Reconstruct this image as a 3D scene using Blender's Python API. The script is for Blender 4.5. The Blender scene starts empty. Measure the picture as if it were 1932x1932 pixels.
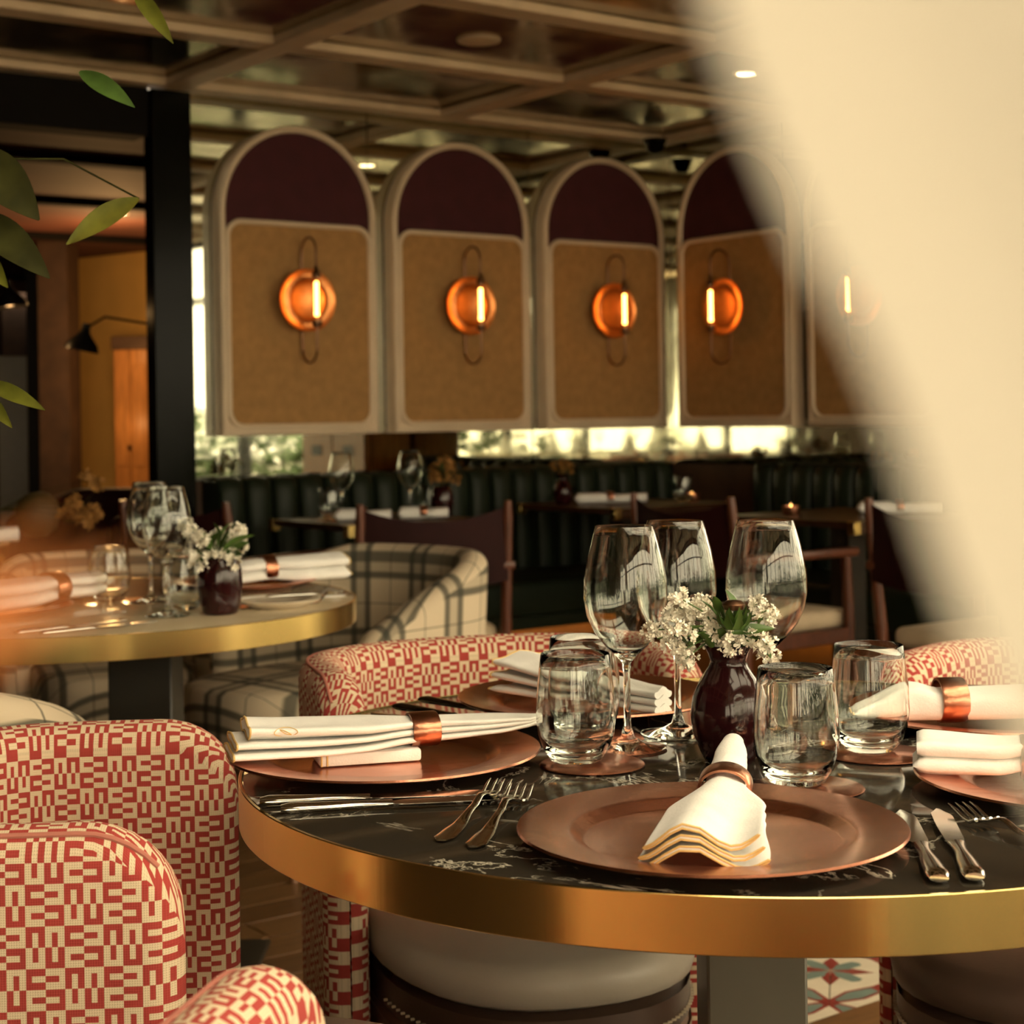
import bpy, bmesh, math, random
from mathutils import Vector, Matrix
R = random.Random(7)
PI = math.pi
sc = bpy.context.scene
COL = sc.collection

# ------------------------------------------------------------------ camera, world, exposure
HC = 1.114                      # lens height
FPX, CYP, ROLL = 3201.7, 786.25, -0.0149
cam_d = bpy.data.cameras.new('camera')
cam = bpy.data.objects.new('camera', cam_d); COL.objects.link(cam)
cam.location = (0, 0, HC)
cam.rotation_euler = (Matrix.Rotation(PI/2, 4, 'X') @ Matrix.Rotation(ROLL, 4, 'Z')).to_euler()
cam_d.sensor_width = 36; cam_d.lens = 36*FPX/1932
cam_d.shift_y = -(966-CYP)/1932
cam_d.clip_start = 0.01; cam_d.clip_end = 200
cam_d.dof.use_dof = True; cam_d.dof.focus_distance = 1.62; cam_d.dof.aperture_fstop = 9.6
sc.camera = cam

world = bpy.data.worlds.new('overcast_sky'); sc.world = world
world.use_nodes = True
bg = world.node_tree.nodes['Background']
bg.inputs[0].default_value = (1.0, 0.82, 0.58, 1); bg.inputs[1].default_value = 5.0

sc.view_settings.view_transform = 'Standard'; sc.view_settings.look = 'None'
sc.view_settings.gamma = 1; sc.view_settings.use_curve_mapping = False
sc.view_settings.exposure = 0.74
cy = sc.cycles
cy.use_denoising = True; cy.use_adaptive_sampling = True; cy.adaptive_threshold = 0.02
cy.max_bounces = 12; cy.transmission_bounces = 10; cy.glossy_bounces = 6; cy.diffuse_bounces = 4; cy.transparent_max_bounces = 12
cy.caustics_reflective = True; cy.caustics_refractive = True
cy.sample_clamp_indirect = 4.0; cy.blur_glossy = 0.3

# ------------------------------------------------------------------ placing
ANG = 0.639
Dx, Dy = math.cos(ANG), math.sin(ANG)           # along the back wall, to the right
Nx, Ny = math.sin(ANG), -math.cos(ANG)          # out of the back wall, into the room
CX, CYW = 0.6537, 7.9422                        # corner of the two panel planes
WB, WR = 0.08, 0.205                            # mirror walls stand this far behind the panel planes
def room(s, n, z=0.0):
    """s metres left of the corner along the back wall, n metres out of it"""
    return Vector((CX - Dx*s + Nx*n, CYW - Dy*s + Ny*n, z))
def ray(px, py):
    a, b = px-966, py-CYP; c, s = math.cos(ROLL), math.sin(ROLL)
    return Vector(((c*a+s*b)/FPX, 1.0, -(-s*a+c*b)/FPX))
def at(px, py, z):
    d = ray(px, py); return d*((z-HC)/d.z) + Vector((0, 0, HC))
def aty(px, py, Y):
    return ray(px, py)*Y + Vector((0, 0, HC))

# ------------------------------------------------------------------ materials
def lin(h):
    h = h.lstrip('#'); v = [int(h[i:i+2], 16)/255 for i in (0, 2, 4)]
    return tuple((c/12.92 if c <= .04045 else ((c+.055)/1.055)**2.4) for c in v) + (1,)
class NT:
    def __init__(s, m):
        s.m = m; m.use_nodes = True; s.t = m.node_tree; s.p = s.t.nodes['Principled BSDF']
    def n(s, typ, **kw):
        x = s.t.nodes.new(typ)
        for k, v in kw.items(): setattr(x, k, v)
        return x
    def l(s, a, b): s.t.links.new(a, b)
    def math(s, op, a, b=None, c=None):
        x = s.n('ShaderNodeMath', operation=op)
        for i, v in enumerate((a, b, c)):
            if v is None: continue
            if isinstance(v, (int, float)): x.inputs[i].default_value = v
            else: s.l(v, x.inputs[i])
        return x.outputs[0]
    def mix(s, f, a, b):
        x = s.n('ShaderNodeMix', data_type='RGBA')
        if isinstance(f, (int, float)): x.inputs[0].default_value = f
        else: s.l(f, x.inputs[0])
        for i, v in ((6, a), (7, b)):
            if isinstance(v, tuple): x.inputs[i].default_value = v
            else: s.l(v, x.inputs[i])
        return x.outputs[2]
    def coord(s, which='Object', scale=(1, 1, 1)):
        c = s.n('ShaderNodeTexCoord'); m = s.n('ShaderNodeMapping'); m.inputs[3].default_value = scale
        s.l(c.outputs[which], m.inputs[0]); return m.outputs[0]
    def noise(s, scale, vec=None, detail=3, rough=.5, dist=0):
        x = s.n('ShaderNodeTexNoise'); x.inputs['Scale'].default_value = scale; x.inputs['Detail'].default_value = detail
        x.inputs['Roughness'].default_value = rough; x.inputs['Distortion'].default_value = dist
        if vec is None: vec = s.coord()
        s.l(vec, x.inputs['Vector']); return x.outputs[0]
    def ramp(s, f, stops):
        x = s.n('ShaderNodeValToRGB'); e = x.color_ramp.elements
        e[0].position, e[0].color = stops[0]; e[1].position, e[1].color = stops[-1]
        for p, c in stops[1:-1]:
            q = e.new(p); q.color = c
        s.l(f, x.inputs[0]); return x.outputs[0]
    def bump(s, h, strength, dist=.01):
        x = s.n('ShaderNodeBump'); x.inputs[0].default_value = strength; x.inputs[1].default_value = dist
        s.l(h, x.inputs['Height']); s.l(x.outputs[0], s.p.inputs['Normal'])
MATS = {}
def pm(name, col, rough=.5, metal=0, var=0.0, vscale=20, bump=0, bscale=60, spec=.5, vec=(1, 1, 1), bdist=.002):
    m = bpy.data.materials.new(name); n = NT(m); p = n.p
    col = lin(col) if isinstance(col, str) else tuple(col)+(1,)
    p.inputs['Base Color'].default_value = col; p.inputs['Roughness'].default_value = rough
    p.inputs['Metallic'].default_value = metal; p.inputs['Specular IOR Level'].default_value = spec
    if var or bump: co = n.coord(scale=vec)
    if var:
        f = n.noise(vscale, co)
        dark = tuple(c*(1-var) for c in col[:3])+(1,); lite = tuple(min(1, c*(1+var)) for c in col[:3])+(1,)
        n.l(n.ramp(f, [(.3, dark), (.7, lite)]), p.inputs['Base Color'])
    if bump: n.bump(n.noise(bscale, co), bump, bdist)
    MATS[name] = m
    return m
linen = pm('napkin_linen', (.78, .77, .74), .85, var=.05, vscale=35, bump=.25, bscale=420)
goldthread = pm('gold_thread', (.62, .42, .16), .7, bump=.3, bscale=400)
copper = pm('beaten_copper', (.60, .26, .17), .25, 1, var=.12, vscale=14, bump=.22, bscale=70)
copper_ring = pm('burnished_copper', (.46, .20, .12), .28, 1, var=.25, vscale=40, bump=.3, bscale=110)
copper_lamp = pm('polished_copper', (.85, .33, .11), .36, 1, var=.15, vscale=18, bump=.08, bscale=30)
steel = pm('cutlery_steel', (.72, .70, .64), .14, 1, bump=.03, bscale=40)
darksteel = pm('dark_cutlery_steel', (.16, .15, .13), .2, 1, bump=.03, bscale=40)
brass = pm('brushed_brass', (.78, .57, .21), .22, 1, var=.08, vscale=6, bump=.05, bscale=90, vec=(1, 1, .02))
bronze = pm('aged_bronze', (.22, .12, .07), .35, 1, var=.2, vscale=40)
vase_m = pm('oxblood_glaze', (.022, .004, .005), .10, 0, var=.3, vscale=12, spec=.42)
ped_m = pm('black_pedestal', (.018, .016, .012), .4, 0, var=.2, vscale=10)
ped_g = pm('grey_pedestal', (.085, .075, .055), .42, 0, var=.1, vscale=10)
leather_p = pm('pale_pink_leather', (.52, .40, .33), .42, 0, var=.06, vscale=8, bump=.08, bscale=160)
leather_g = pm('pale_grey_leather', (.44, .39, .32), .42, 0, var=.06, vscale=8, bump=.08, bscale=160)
leather_shade = pm('shade_dark_leather', (.07, .042, .030), .4, 0, var=.1, vscale=8, bump=.08, bscale=160)  # dark tone stands in for shade on a seat and in seat recesses
apron_m = pm('brown_apron', (.27, .165, .11), .7, 0, var=.12, vscale=12)
pipe_m = pm('rose_piping', (.42, .15, .11), .85)
stitch_m = pm('cream_stitch', (.42, .34, .24), .7)
wood_d = pm('dark_red_wood', (.10, .030, .014), .35, 0, var=.35, vscale=9, vec=(8, 8, 1))
wood_l = pm('brown_wood', (.20, .095, .045), .42, 0, var=.3, vscale=9, vec=(8, 8, 1))
sling_m = pm('oxblood_leather', (.020, .004, .004), .6, 0, var=.2, vscale=8, bump=.1, bscale=120, spec=.12)
cushion_m = pm('cream_seat_cloth', (.55, .44, .30), .85, 0, var=.05, bump=.1, bscale=200)
green_m = pm('deep_green_leather', (.011, .017, .010), .42, 0, var=.15, vscale=6, bump=.1, bscale=120, spec=.17)
green_b = pm('banquette_plinth', (.10, .055, .03), .6, 0, var=.15)
frame_m = pm('cream_lacquer', (.67, .53, .37), .45, 0, var=.05, vscale=8)
burg_m = pm('burgundy_cloth', (.060, .010, .014), .9, 0, var=.12, vscale=14, bump=.15, bscale=400)
beam_m = pm('cream_beam', (.62, .46, .30), .5, 0, var=.12, vscale=7)
blackm = pm('black_lacquer', (.003, .003, .002), .16, 0, var=.2, vscale=5, spec=.07)
mattek = pm('matte_black', (.006, .005, .004), .8, 0, spec=.1)
blackmat = pm('black_metal', (.012, .011, .010), .35, .6)
white_m = pm('white_paint', (.70, .66, .58), .6, 0, var=.04)
yellow_m = pm('ochre_plaster', (.66, .40, .11), .8, 0, var=.08, vscale=4)
brown_m = pm('brown_plaster', (.06, .030, .016), .7, 0, var=.25, vscale=9)
dceil_m = pm('dark_red_ceiling', (.085, .024, .013), .75, 0, var=.25, vscale=3)
door_m = pm('oiled_oak', (.40, .17, .045), .4, 0, var=.25, vscale=6, vec=(10, 10, 1))
grey_m = pm('pale_grey_panel', (.42, .40, .34), .6, 0, var=.05)
cerm = pm('cream_porcelain', (.66, .58, .45), .25, 0, var=.03)
soil_m = pm('paving', (.35, .33, .28), .9, 0, var=.15, vscale=2)
leaf_m = pm('green_leaf', (.055, .11, .018), .45, 0, var=.35, vscale=25)
leaf_y = pm('yellow_green_leaf', (.10, .105, .012), .5, 0, spec=.2, var=.35, vscale=25)
leaf_dk = pm('dark_leaf', (.030, .030, .006), .6, 0, spec=.15, var=.35, vscale=25)
petal_w = pm('white_petal', (.82, .78, .66), .6, 0, var=.06, vscale=60)
petal_o = pm('orange_petal', (.80, .27, .07), .6, 0, var=.15, vscale=60)
dryfl = pm('dried_ochre_flower', (.30, .14, .03), .8, 0, var=.3, vscale=50)
drape_m = pm('white_drape', (.66, .61, .52), .85, 0, var=.03, vscale=6, bump=.05, bscale=200)
gourd_m = pm('olive_gourd', (.07, .04, .010), .6, 0, var=.2, vscale=8)
winef = pm('window_frame_black', (.012, .012, .011), .4, .3)

def glass(name, tint=(1, 1, 1), ior=1.42):
    m = bpy.data.materials.new(name); m.use_nodes = True; t = m.node_tree; t.nodes.clear()
    o = t.nodes.new('ShaderNodeOutputMaterial'); g = t.nodes.new('ShaderNodeBsdfGlass')
    g.inputs[0].default_value = tint+(1,); g.inputs['Roughness'].default_value = 0; g.inputs['IOR'].default_value = ior
    t.links.new(g.outputs[0], o.inputs[0]); return m
def thin_glass(name, tint=(1, 1, 1)):
    m = bpy.data.materials.new(name); m.use_nodes = True; t = m.node_tree; t.nodes.clear()
    o = t.nodes.new('ShaderNodeOutputMaterial'); g = t.nodes.new('ShaderNodeBsdfGlossy'); tr = t.nodes.new('ShaderNodeBsdfTransparent')
    f = t.nodes.new('ShaderNodeLayerWeight'); mx = t.nodes.new('ShaderNodeMixShader'); f.inputs[0].default_value = .12
    g.inputs['Roughness'].default_value = .02; tr.inputs[0].default_value = tint+(1,)
    t.links.new(f.outputs[1], mx.inputs[0]); t.links.new(tr.outputs[0], mx.inputs[1]); t.links.new(g.outputs[0], mx.inputs[2])
    t.links.new(mx.outputs[0], o.inputs[0]); return m
glass_m = glass('clear_glass', (.985, .995, .98))
tglass = thin_glass('clear_thin_glass', (.96, .97, .94))
amber_glass = thin_glass('amber_thin_glass', (1, .86, .62))
def emit(name, col, st):
    m = bpy.data.materials.new(name); n = NT(m)
    n.p.inputs['Base Color'].default_value = (0, 0, 0, 1)
    n.p.inputs['Emission Color'].default_value = tuple(col)+(1,); n.p.inputs['Emission Strength'].default_value = st
    return m
bulb_m = emit('glowing_filament', (1, .48, .12), 9)
down_m = emit('downlight_lamp', (1, .72, .36), 8)
led_m = emit('amber_led_strip', (1, .40, .05), 14)
shade_in = emit('lamp_glow', (1, .55, .22), 1.2)
flame_m = emit('tealight_flame', (1, .45, .12), 6)

def mirror(name, col, rough, noise_s, mott, bump=0, bscale=3, bdist=.01):
    m = bpy.data.materials.new(name); n = NT(m); co = n.coord()
    f = n.noise(noise_s, co, 5, .65)
    n.p.inputs['Metallic'].default_value = 1
    n.l(n.ramp(f, [(.35, tuple(c*(1-mott) for c in col)+(1,)), (.65, tuple(col)+(1,))]), n.p.inputs['Base Color'])
    r = n.ramp(n.noise(noise_s*2.3, co, 4), [(.4, (rough,)*3+(1,)), (.75, (min(1, rough*2.2+.02),)*3+(1,))])
    n.l(r, n.p.inputs['Roughness'])
    if bump: n.bump(n.noise(bscale, co, 2), bump, bdist)
    return m
mir_wall = mirror('antique_wall_mirror', (.66, .66, .54), .015, 3.0, .12)
mir_ceil = mirror('smoked_ceiling_mirror', (.40, .31, .20), .11, 2.2, .35, .10, 5, .01)

# woven block fabric of red and cream
def block_fabric(name, red, cream, cell=.0160):
    m = bpy.data.materials.new(name); n = NT(m); p = n.p
    uv = n.n('ShaderNodeUVMap'); sx = n.n('ShaderNodeSeparateXYZ'); n.l(uv.outputs[0], sx.inputs[0])
    M = n.math
    x = M('DIVIDE', sx.outputs[0], cell); y = M('DIVIDE', sx.outputs[1], cell*1.1)
    ix, iy = M('FLOOR', x), M('FLOOR', y); fx, fy = M('FRACT', x), M('FRACT', y)
    chk = M('FLOORED_MODULO', M('ADD', ix, iy), 2)
    bx, by = M('FLOOR', M('DIVIDE', ix, 2)), M('FLOOR', M('DIVIDE', iy, 2))
    ori = M('FLOORED_MODULO', M('ADD', bx, by), 2)
    px, py = M('FLOORED_MODULO', ix, 2), M('FLOORED_MODULO', iy, 2)
    # bar enters from the side that faces the middle of its 2 x 2 block
    gx = M('ABSOLUTE', M('SUBTRACT', fx, M('SUBTRACT', 1, px)))   # 0 at the block's middle line
    gy = M('ABSOLUTE', M('SUBTRACT', fy, M('SUBTRACT', 1, py)))
    cx = M('LESS_THAN', M('ABSOLUTE', M('SUBTRACT', fx, .5)), .15); cyy = M('LESS_THAN', M('ABSOLUTE', M('SUBTRACT', fy, .5)), .15)
    vb = M('MULTIPLY', cx, M('LESS_THAN', gy, .70)); hb = M('MULTIPLY', cyy, M('LESS_THAN', gx, .70))
    bar = M('ADD', M('MULTIPLY', vb, M('SUBTRACT', 1, ori)), M('MULTIPLY', hb, ori))
    fac = M('ABSOLUTE', M('SUBTRACT', chk, bar))
    wx = M('SINE', M('MULTIPLY', sx.outputs[0], 2*PI/.0021)); wy = M('SINE', M('MULTIPLY', sx.outputs[1], 2*PI/.0021))
    wv = M('MULTIPLY', M('ADD', wx, wy), .25)
    pits = M('MULTIPLY', M('GREATER_THAN', wv, .26), .55)
    creamc = n.mix(pits, tuple(cream)+(1,), tuple(c*.45 for c in cream)+(1,))
    redc = n.mix(n.noise(30), tuple(c*.8 for c in red)+(1,), tuple(c*1.15 for c in red)+(1,))
    n.l(n.mix(fac, redc, creamc), p.inputs['Base Color'])
    p.inputs['Roughness'].default_value = .9
    n.bump(M('ADD', M('MULTIPLY', fac, .6), wv), .35, .0006)
    return m
red_fab = block_fabric('red_cream_woven_cloth', (.34, .038, .030), (.66, .53, .36))

def plaid_fabric(name, base, band, per=.205):
    m = bpy.data.materials.new(name); n = NT(m); p = n.p; M = n.math
    uv = n.n('ShaderNodeUVMap'); sx = n.n('ShaderNodeSeparateXYZ'); n.l(uv.outputs[0], sx.inputs[0])
    def bands(c):
        f = M('FRACT', M('DIVIDE', c, per))
        def stripe(cn, w, soft):
            d = M('ABSOLUTE', M('SUBTRACT', f, cn))
            q = n.n('ShaderNodeMapRange'); n.l(d, q.inputs[0])
            q.inputs[1].default_value = w-soft; q.inputs[2].default_value = w+soft; q.inputs[3].default_value = 1; q.inputs[4].default_value = 0
            return q.outputs[0]
        a = M('MAXIMUM', stripe(.29, .05, .016), stripe(.51, .05, .016))
        b = M('MULTIPLY', stripe(.40, .055, .004), .28)
        c2 = M('MULTIPLY', stripe(.90, .008, .003), .75)
        return M('MAXIMUM', M('MULTIPLY', a, .84), M('MAXIMUM', b, c2))
    bu, bv = bands(sx.outputs[0]), bands(sx.outputs[1])
    f = M('SUBTRACT', 1, M('MULTIPLY', M('SUBTRACT', 1, bu), M('SUBTRACT', 1, bv)))
    n.l(n.mix(f, tuple(base)+(1,), tuple(band)+(1,)), p.inputs['Base Color'])
    p.inputs['Roughness'].default_value = .9
    n.bump(n.noise(300), .2, .001)
    return m
plaid = plaid_fabric('cream_grey_plaid_wool', (.60, .50, .36), (.040, .042, .032))

def weave_fabric(name, col):
    m = bpy.data.materials.new(name); n = NT(m); p = n.p; M = n.math
    co = n.n('ShaderNodeTexCoord'); sx = n.n('ShaderNodeSeparateXYZ'); n.l(co.outputs['Object'], sx.inputs[0])
    a = M('SINE', M('MULTIPLY', sx.outputs[0], 2*PI/.009)); b = M('SINE', M('MULTIPLY', sx.outputs[2], 2*PI/.009))
    w = M('ADD', M('MULTIPLY', M('ADD', a, b), .2), n.noise(25))
    n.l(n.ramp(w, [(.2, tuple(c*.72 for c in col)+(1,)), (.9, tuple(c*1.15 for c in col)+(1,))]), p.inputs['Base Color'])
    p.inputs['Roughness'].default_value = .9; n.bump(w, .3, .002); return m
tan_m = weave_fabric('tan_woven_cloth', (.41, .222, .076))

def marble(name, base, mid, vein, s):
    m = bpy.data.materials.new(name); n = NT(m); p = n.p; co = n.coord()
    b = n.ramp(n.noise(s*.8, co, 6, .6), [(.3, tuple(base)+(1,)), (.75, tuple(mid)+(1,))])
    v1 = n.noise(s, co, 8, .62, 1.2); d = n.math('ABSOLUTE', n.math('SUBTRACT', v1, .5))
    vm = n.ramp(d, [(.0, (1, 1, 1, 1)), (.012, (0, 0, 0, 1))])
    br = n.ramp(n.noise(s*2.5, co, 3), [(.42, (0, 0, 0, 1)), (.60, (1, 1, 1, 1))])
    f = n.math('MULTIPLY', vm, br)
    n.l(n.mix(f, b, tuple(vein)+(1,)), p.inputs['Base Color'])
    p.inputs['Roughness'].default_value = .07; p.inputs['Specular IOR Level'].default_value = .6
    return m
marble_k = marble('black_marble', (.010, .009, .007), (.045, .036, .026), (.60, .55, .45), 4.6)
marble_b = marble('beige_marble', (.50, .40, .26), (.60, .50, .34), (.70, .62, .46), 3.0)
walnut = pm('table_walnut', (.04, .017, .008), .34, 0, spec=.2, var=.3, vscale=8, vec=(1, 8, 1))
plank_m = pm('oak_plank', (.17, .085, .033), .35, 0, var=.3, vscale=7, vec=(1, 9, 1))
plank_m2 = pm('darker_oak_plank', (.13, .062, .024), .35, 0, var=.3, vscale=7, vec=(1, 9, 1))
t_cream = pm('tile_cream', (.68, .60, .46), .45, 0, var=.05)
t_red = pm('tile_red', (.24, .035, .025), .45, 0, var=.1)
t_teal = pm('tile_teal', (.16, .22, .19), .45, 0, var=.12)

# ------------------------------------------------------------------ mesh building
class MB:
    def __init__(s): s.v = []; s.f = []; s.uv = []; s.mi = []
    def grid(s, P, cu=False, cv=False, uv=None, mi=0, flip=False, seam=None):
        """P[i][j] points; cu / cv close the first / second index"""
        b = len(s.v); m, k = len(P), len(P[0])
        for row in P: s.v += [tuple(p) for p in row]
        for i in range(m if cu else m-1):
            for j in range(k if cv else k-1):
                i2, j2 = (i+1) % m, (j+1) % k
                q = [b+i*k+j, b+i2*k+j, b+i2*k+j2, b+i*k+j2]
                if uv:
                    t = [uv(i, j), uv(i+1, j), uv(i+1, j+1), uv(i, j+1)] if not seam or j != seam else [uv(i, j+1, 1), uv(i+1, j+1, 1), uv(i+1, j+1), uv(i, j+1)]
                else: t = [(0, 0)]*4
                if flip: q.reverse(); t = t[::-1]
                s.f.append(q); s.uv.append(t); s.mi.append(mi)
        return s
    def face(s, pts, mi=0):
        b = len(s.v); s.v += [tuple(p) for p in pts]; s.f.append(list(range(b, b+len(pts)))); s.uv.append([(p[0], p[1]) for p in pts]); s.mi.append(mi); return s
    def box(s, x0, x1, y0, y1, z0, z1, bev=0, M=None, seg=1, mi=0):
        bm = bmesh.new(); bmesh.ops.create_cube(bm, size=1)
        for v in bm.verts: v.co = Vector((x0+(v.co.x+.5)*(x1-x0), y0+(v.co.y+.5)*(y1-y0), z0+(v.co.z+.5)*(z1-z0)))
        if bev: bmesh.ops.bevel(bm, geom=bm.edges[:], offset=bev, segments=seg, affect='EDGES', profile=.5)
        s.bm(bm, M, mi); return s
    def bm(s, bm, M=None, mi=0):
        b = len(s.v)
        bm.verts.index_update()
        for v in bm.verts: s.v.append(tuple(M @ v.co if M else v.co))
        for f in bm.faces:
            s.f.append([b+v.index for v in f.verts]); s.uv.append([(l.vert.co.x+l.vert.co.y*.3, l.vert.co.z+l.vert.co.y) for l in f.loops]); s.mi.append(mi)
        bm.free()
    def lathe(s, prof, n=32, M=None, caps=True, sx=1, sy=1, mi=0):
        P = []
        for i in range(n):
            a = 2*PI*i/n
            row = [Vector((r*math.cos(a)*sx, r*math.sin(a)*sy, z)) for r, z in prof]
            P.append([M @ p for p in row] if M else row)
        return s.grid(P, cu=True, mi=mi, uv=lambda i, j: (i/n*2*PI*.1, prof[min(j, len(prof)-1)][1]))
    def tube(s, path, r, n=10, closed=False, mi=0, cap=True):
        path = [Vector(p) for p in path]; m = len(path)
        rr = r if isinstance(r, (list, tuple)) else [r]*m
        P = []; prev = None
        for i in range(m):
            a = path[(i-1) % m] if (closed or i > 0) else path[0]
            b = path[(i+1) % m] if (closed or i < m-1) else path[-1]
            t = (b-a).normalized()
            if prev is None:
                x = Vector((0, 0, 1)) if abs(t.z) < .9 else Vector((1, 0, 0))
                nx = (x - t*x.dot(t)).normalized()
            else:
                nx = prev - t*prev.dot(t)
                nx = nx.normalized() if nx.length > 1e-6 else t.orthogonal().normalized()
            prev = nx; ny = t.cross(nx)
            P.append([path[i] + (nx*math.cos(2*PI*k/n) + ny*math.sin(2*PI*k/n))*rr[i] for k in range(n)])
        if cap and not closed:
            P = [[path[0]]*n] + P + [[path[-1]]*n]
        return s.grid(P, cu=closed, cv=True, mi=mi)
    def obj(s, name, mat, parent=None, loc=None, rotz=None, angle=40, hide=False):
        me = bpy.data.meshes.new(name); me.from_pydata(s.v, [], s.f)
        mats = mat if isinstance(mat, (list, tuple)) else [mat]
        for m in mats: me.materials.append(m)
        uvl = me.uv_layers.new(name='UVMap')
        flat = [c for t in s.uv for uv in t for c in uv]
        if len(flat) == 2*len(me.loops): uvl.data.foreach_set('uv', flat)
        me.polygons.foreach_set('use_smooth', [True]*len(me.polygons))
        me.polygons.foreach_set('material_index', s.mi)
        me.validate(clean_customdata=False)
        bm = bmesh.new(); bm.from_mesh(me); bmesh.ops.remove_doubles(bm, verts=bm.verts, dist=1e-6)
        bmesh.ops.dissolve_degenerate(bm, edges=bm.edges, dist=1e-7); bmesh.ops.recalc_face_normals(bm, faces=bm.faces)
        bm.to_mesh(me); bm.free()
        me.set_sharp_from_angle(angle=math.radians(angle))
        o = bpy.data.objects.new(name, me); COL.objects.link(o)
        if parent is not None: o.parent = parent
        if loc is not None: o.location = loc
        if rotz is not None: o.rotation_euler.z = rotz
        return o
def tag(o, label, cat, group=None):
    o['label'] = label; o['category'] = cat
    if group: o['group'] = group
    return o
def thing(name, label, cat, loc=(0, 0, 0), rotz=0.0, group=None):
    o = bpy.data.objects.new(name, None); COL.objects.link(o); o.empty_display_size = .05
    o.location = loc; o.rotation_euler = (0, 0, rotz)
    return tag(o, label, cat, group)
def dup(o, label=None, loc=None, rotz=None, group=None, parent=None):
    c = o.copy(); COL.objects.link(c)
    if parent is not None: c.parent = parent
    if label: c['label'] = label
    if group: c['group'] = group
    if loc is not None: c.location = loc
    if rotz is not None: c.rotation_euler.z = rotz
    for ch in list(o.children): dup(ch, parent=c)
    return c
def struct(o): o['kind'] = 'structure'; return o
def Empty(name, parent=None):
    o = bpy.data.objects.new(name, None); COL.objects.link(o); o.parent = parent; return o
RX = lambda a: Matrix.Rotation(a, 4, 'X')
RY = lambda a: Matrix.Rotation(a, 4, 'Y')
RZ = lambda a: Matrix.Rotation(a, 4, 'Z')
T = lambda x, y, z: Matrix.Translation((x, y, z))

# ------------------------------------------------------------------ room shell
ZC = 2.42
def quad(name, pts, mat, parent=None, thick=None):
    mb = MB(); mb.face(pts); return mb.obj(name, mat, parent)
def slab(name, s0, s1, n0, n1, z0, z1, mat, parent=None, bev=0):
    """box in room coordinates (s left of corner, n out of back wall)"""
    mb = MB(); mb.box(-s1, -s0, -n1, -n0, z0, z1, bev, M=T(CX, CYW, 0) @ RZ(ANG))
    return mb.obj(name, mat, parent)
NW, SL = 8.5, 9.6               # window wall, left wall
floor = struct(slab('floor', -1.7, SL+.2, -9.2, NW+.2, -.12, -.012, brown_m))
# oak planks on the left half of the room, as far as they show
def plank_mesh(L, w):
    mb = MB(); mb.box(-L/2, L/2, -w/2, w/2, -.0115, 0, .002); return mb
pa = plank_mesh(1.2, .116).obj('plank', plank_m, floor); pb = plank_mesh(1.2, .116).obj('plank', plank_m2, floor)
pa.location = room(1.3, 2.2, 0); pa.rotation_euler.z = ANG; pb.location = room(1.3, 2.32, 0); pb.rotation_euler.z = ANG
k = 0
for i in range(31):
    for j in range(5):
        s, n = .1+1.204*j+(i % 3)*.4, .75+.12*i
        p = room(s, n)
        if p.x > .34+.10*(p.y-3) and p.y < 5.0 or p.x < -2.6 or p.y < 2.2: continue
        if k == 0: q = pa
        elif k == 1: q = pb
        else:
            q = (pa if (i*7+j*3) % 3 else pb).copy(); COL.objects.link(q)
        q.location = room(s, n, R.uniform(-.0006, .0006)); q.rotation_euler.z = ANG; k += 1
# encaustic star tiles under the main table
TS, TA = .186, -.2
def tile_mesh():
    mb = MB(); S = TS-.0012
    mb.box(0, S, 0, S, -.0105, 0, 0)
    def poly(pts, h, mi): mb.face([(x*S, y*S, h) for x, y in pts], mi)
    def dg(t, w):      # anti-diagonal coordinates from X (1,0) to X' (0,1)
        return (1-t+w*.7071, t+w*.7071)
    poly([dg(0, 0), dg(.03, .06), dg(.25, .145), dg(.5, .095), dg(.75, .145), dg(.97, .06), dg(1, 0), dg(.97, -.06), dg(.75, -.145), dg(.5, -.095), dg(.25, -.145), dg(.03, -.06)], .0002, 1)
    for t0, sg in ((0, 1), (1, -1)):
        f = lambda t: t0+sg*t
        poly([dg(f(.07), .03), dg(f(.25), .105), dg(f(.455), .065), dg(f(.455), -.065), dg(f(.25), -.105), dg(f(.07), -.03)], .0004, 2)
    for fl in (0, 1):
        g = (lambda x, y: (1-x, 1-y)) if fl else (lambda x, y: (x, y))
        poly([g(0, 0), g(.24, .09), g(.46, 0)], .0002, 1); poly([g(0, 0), g(0, .46), g(.09, .24)], .0002, 1)
        poly([g(.01, .01), g(.19, .06), g(.33, .22), g(.30, .30), g(.22, .33), g(.06, .19)], .0003, 2)
    return mb
tile0 = tile_mesh().obj('tile', [t_cream, t_red, t_teal], floor, angle=20)
ct, st_ = math.cos(TA), math.sin(TA); o0 = Vector((.619, 3.385, 0)); first = True
for i in range(-3, 6):
    for j in range(-5, 8):
        p = o0 + Vector((ct, st_, 0))*TS*i + Vector((-st_, ct, 0))*TS*j
        if p.x > 1.75 or p.x < .18 or p.y > 4.75: continue
        q = tile0 if first else tile0.copy()
        if not first: COL.objects.link(q)
        first = False
        q.location = p; q.rotation_euler.z = TA
        if (i+j) % 2:
            q.location = p + Vector((ct, st_, 0))*TS; q.rotation_euler.z = TA+PI/2

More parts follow.
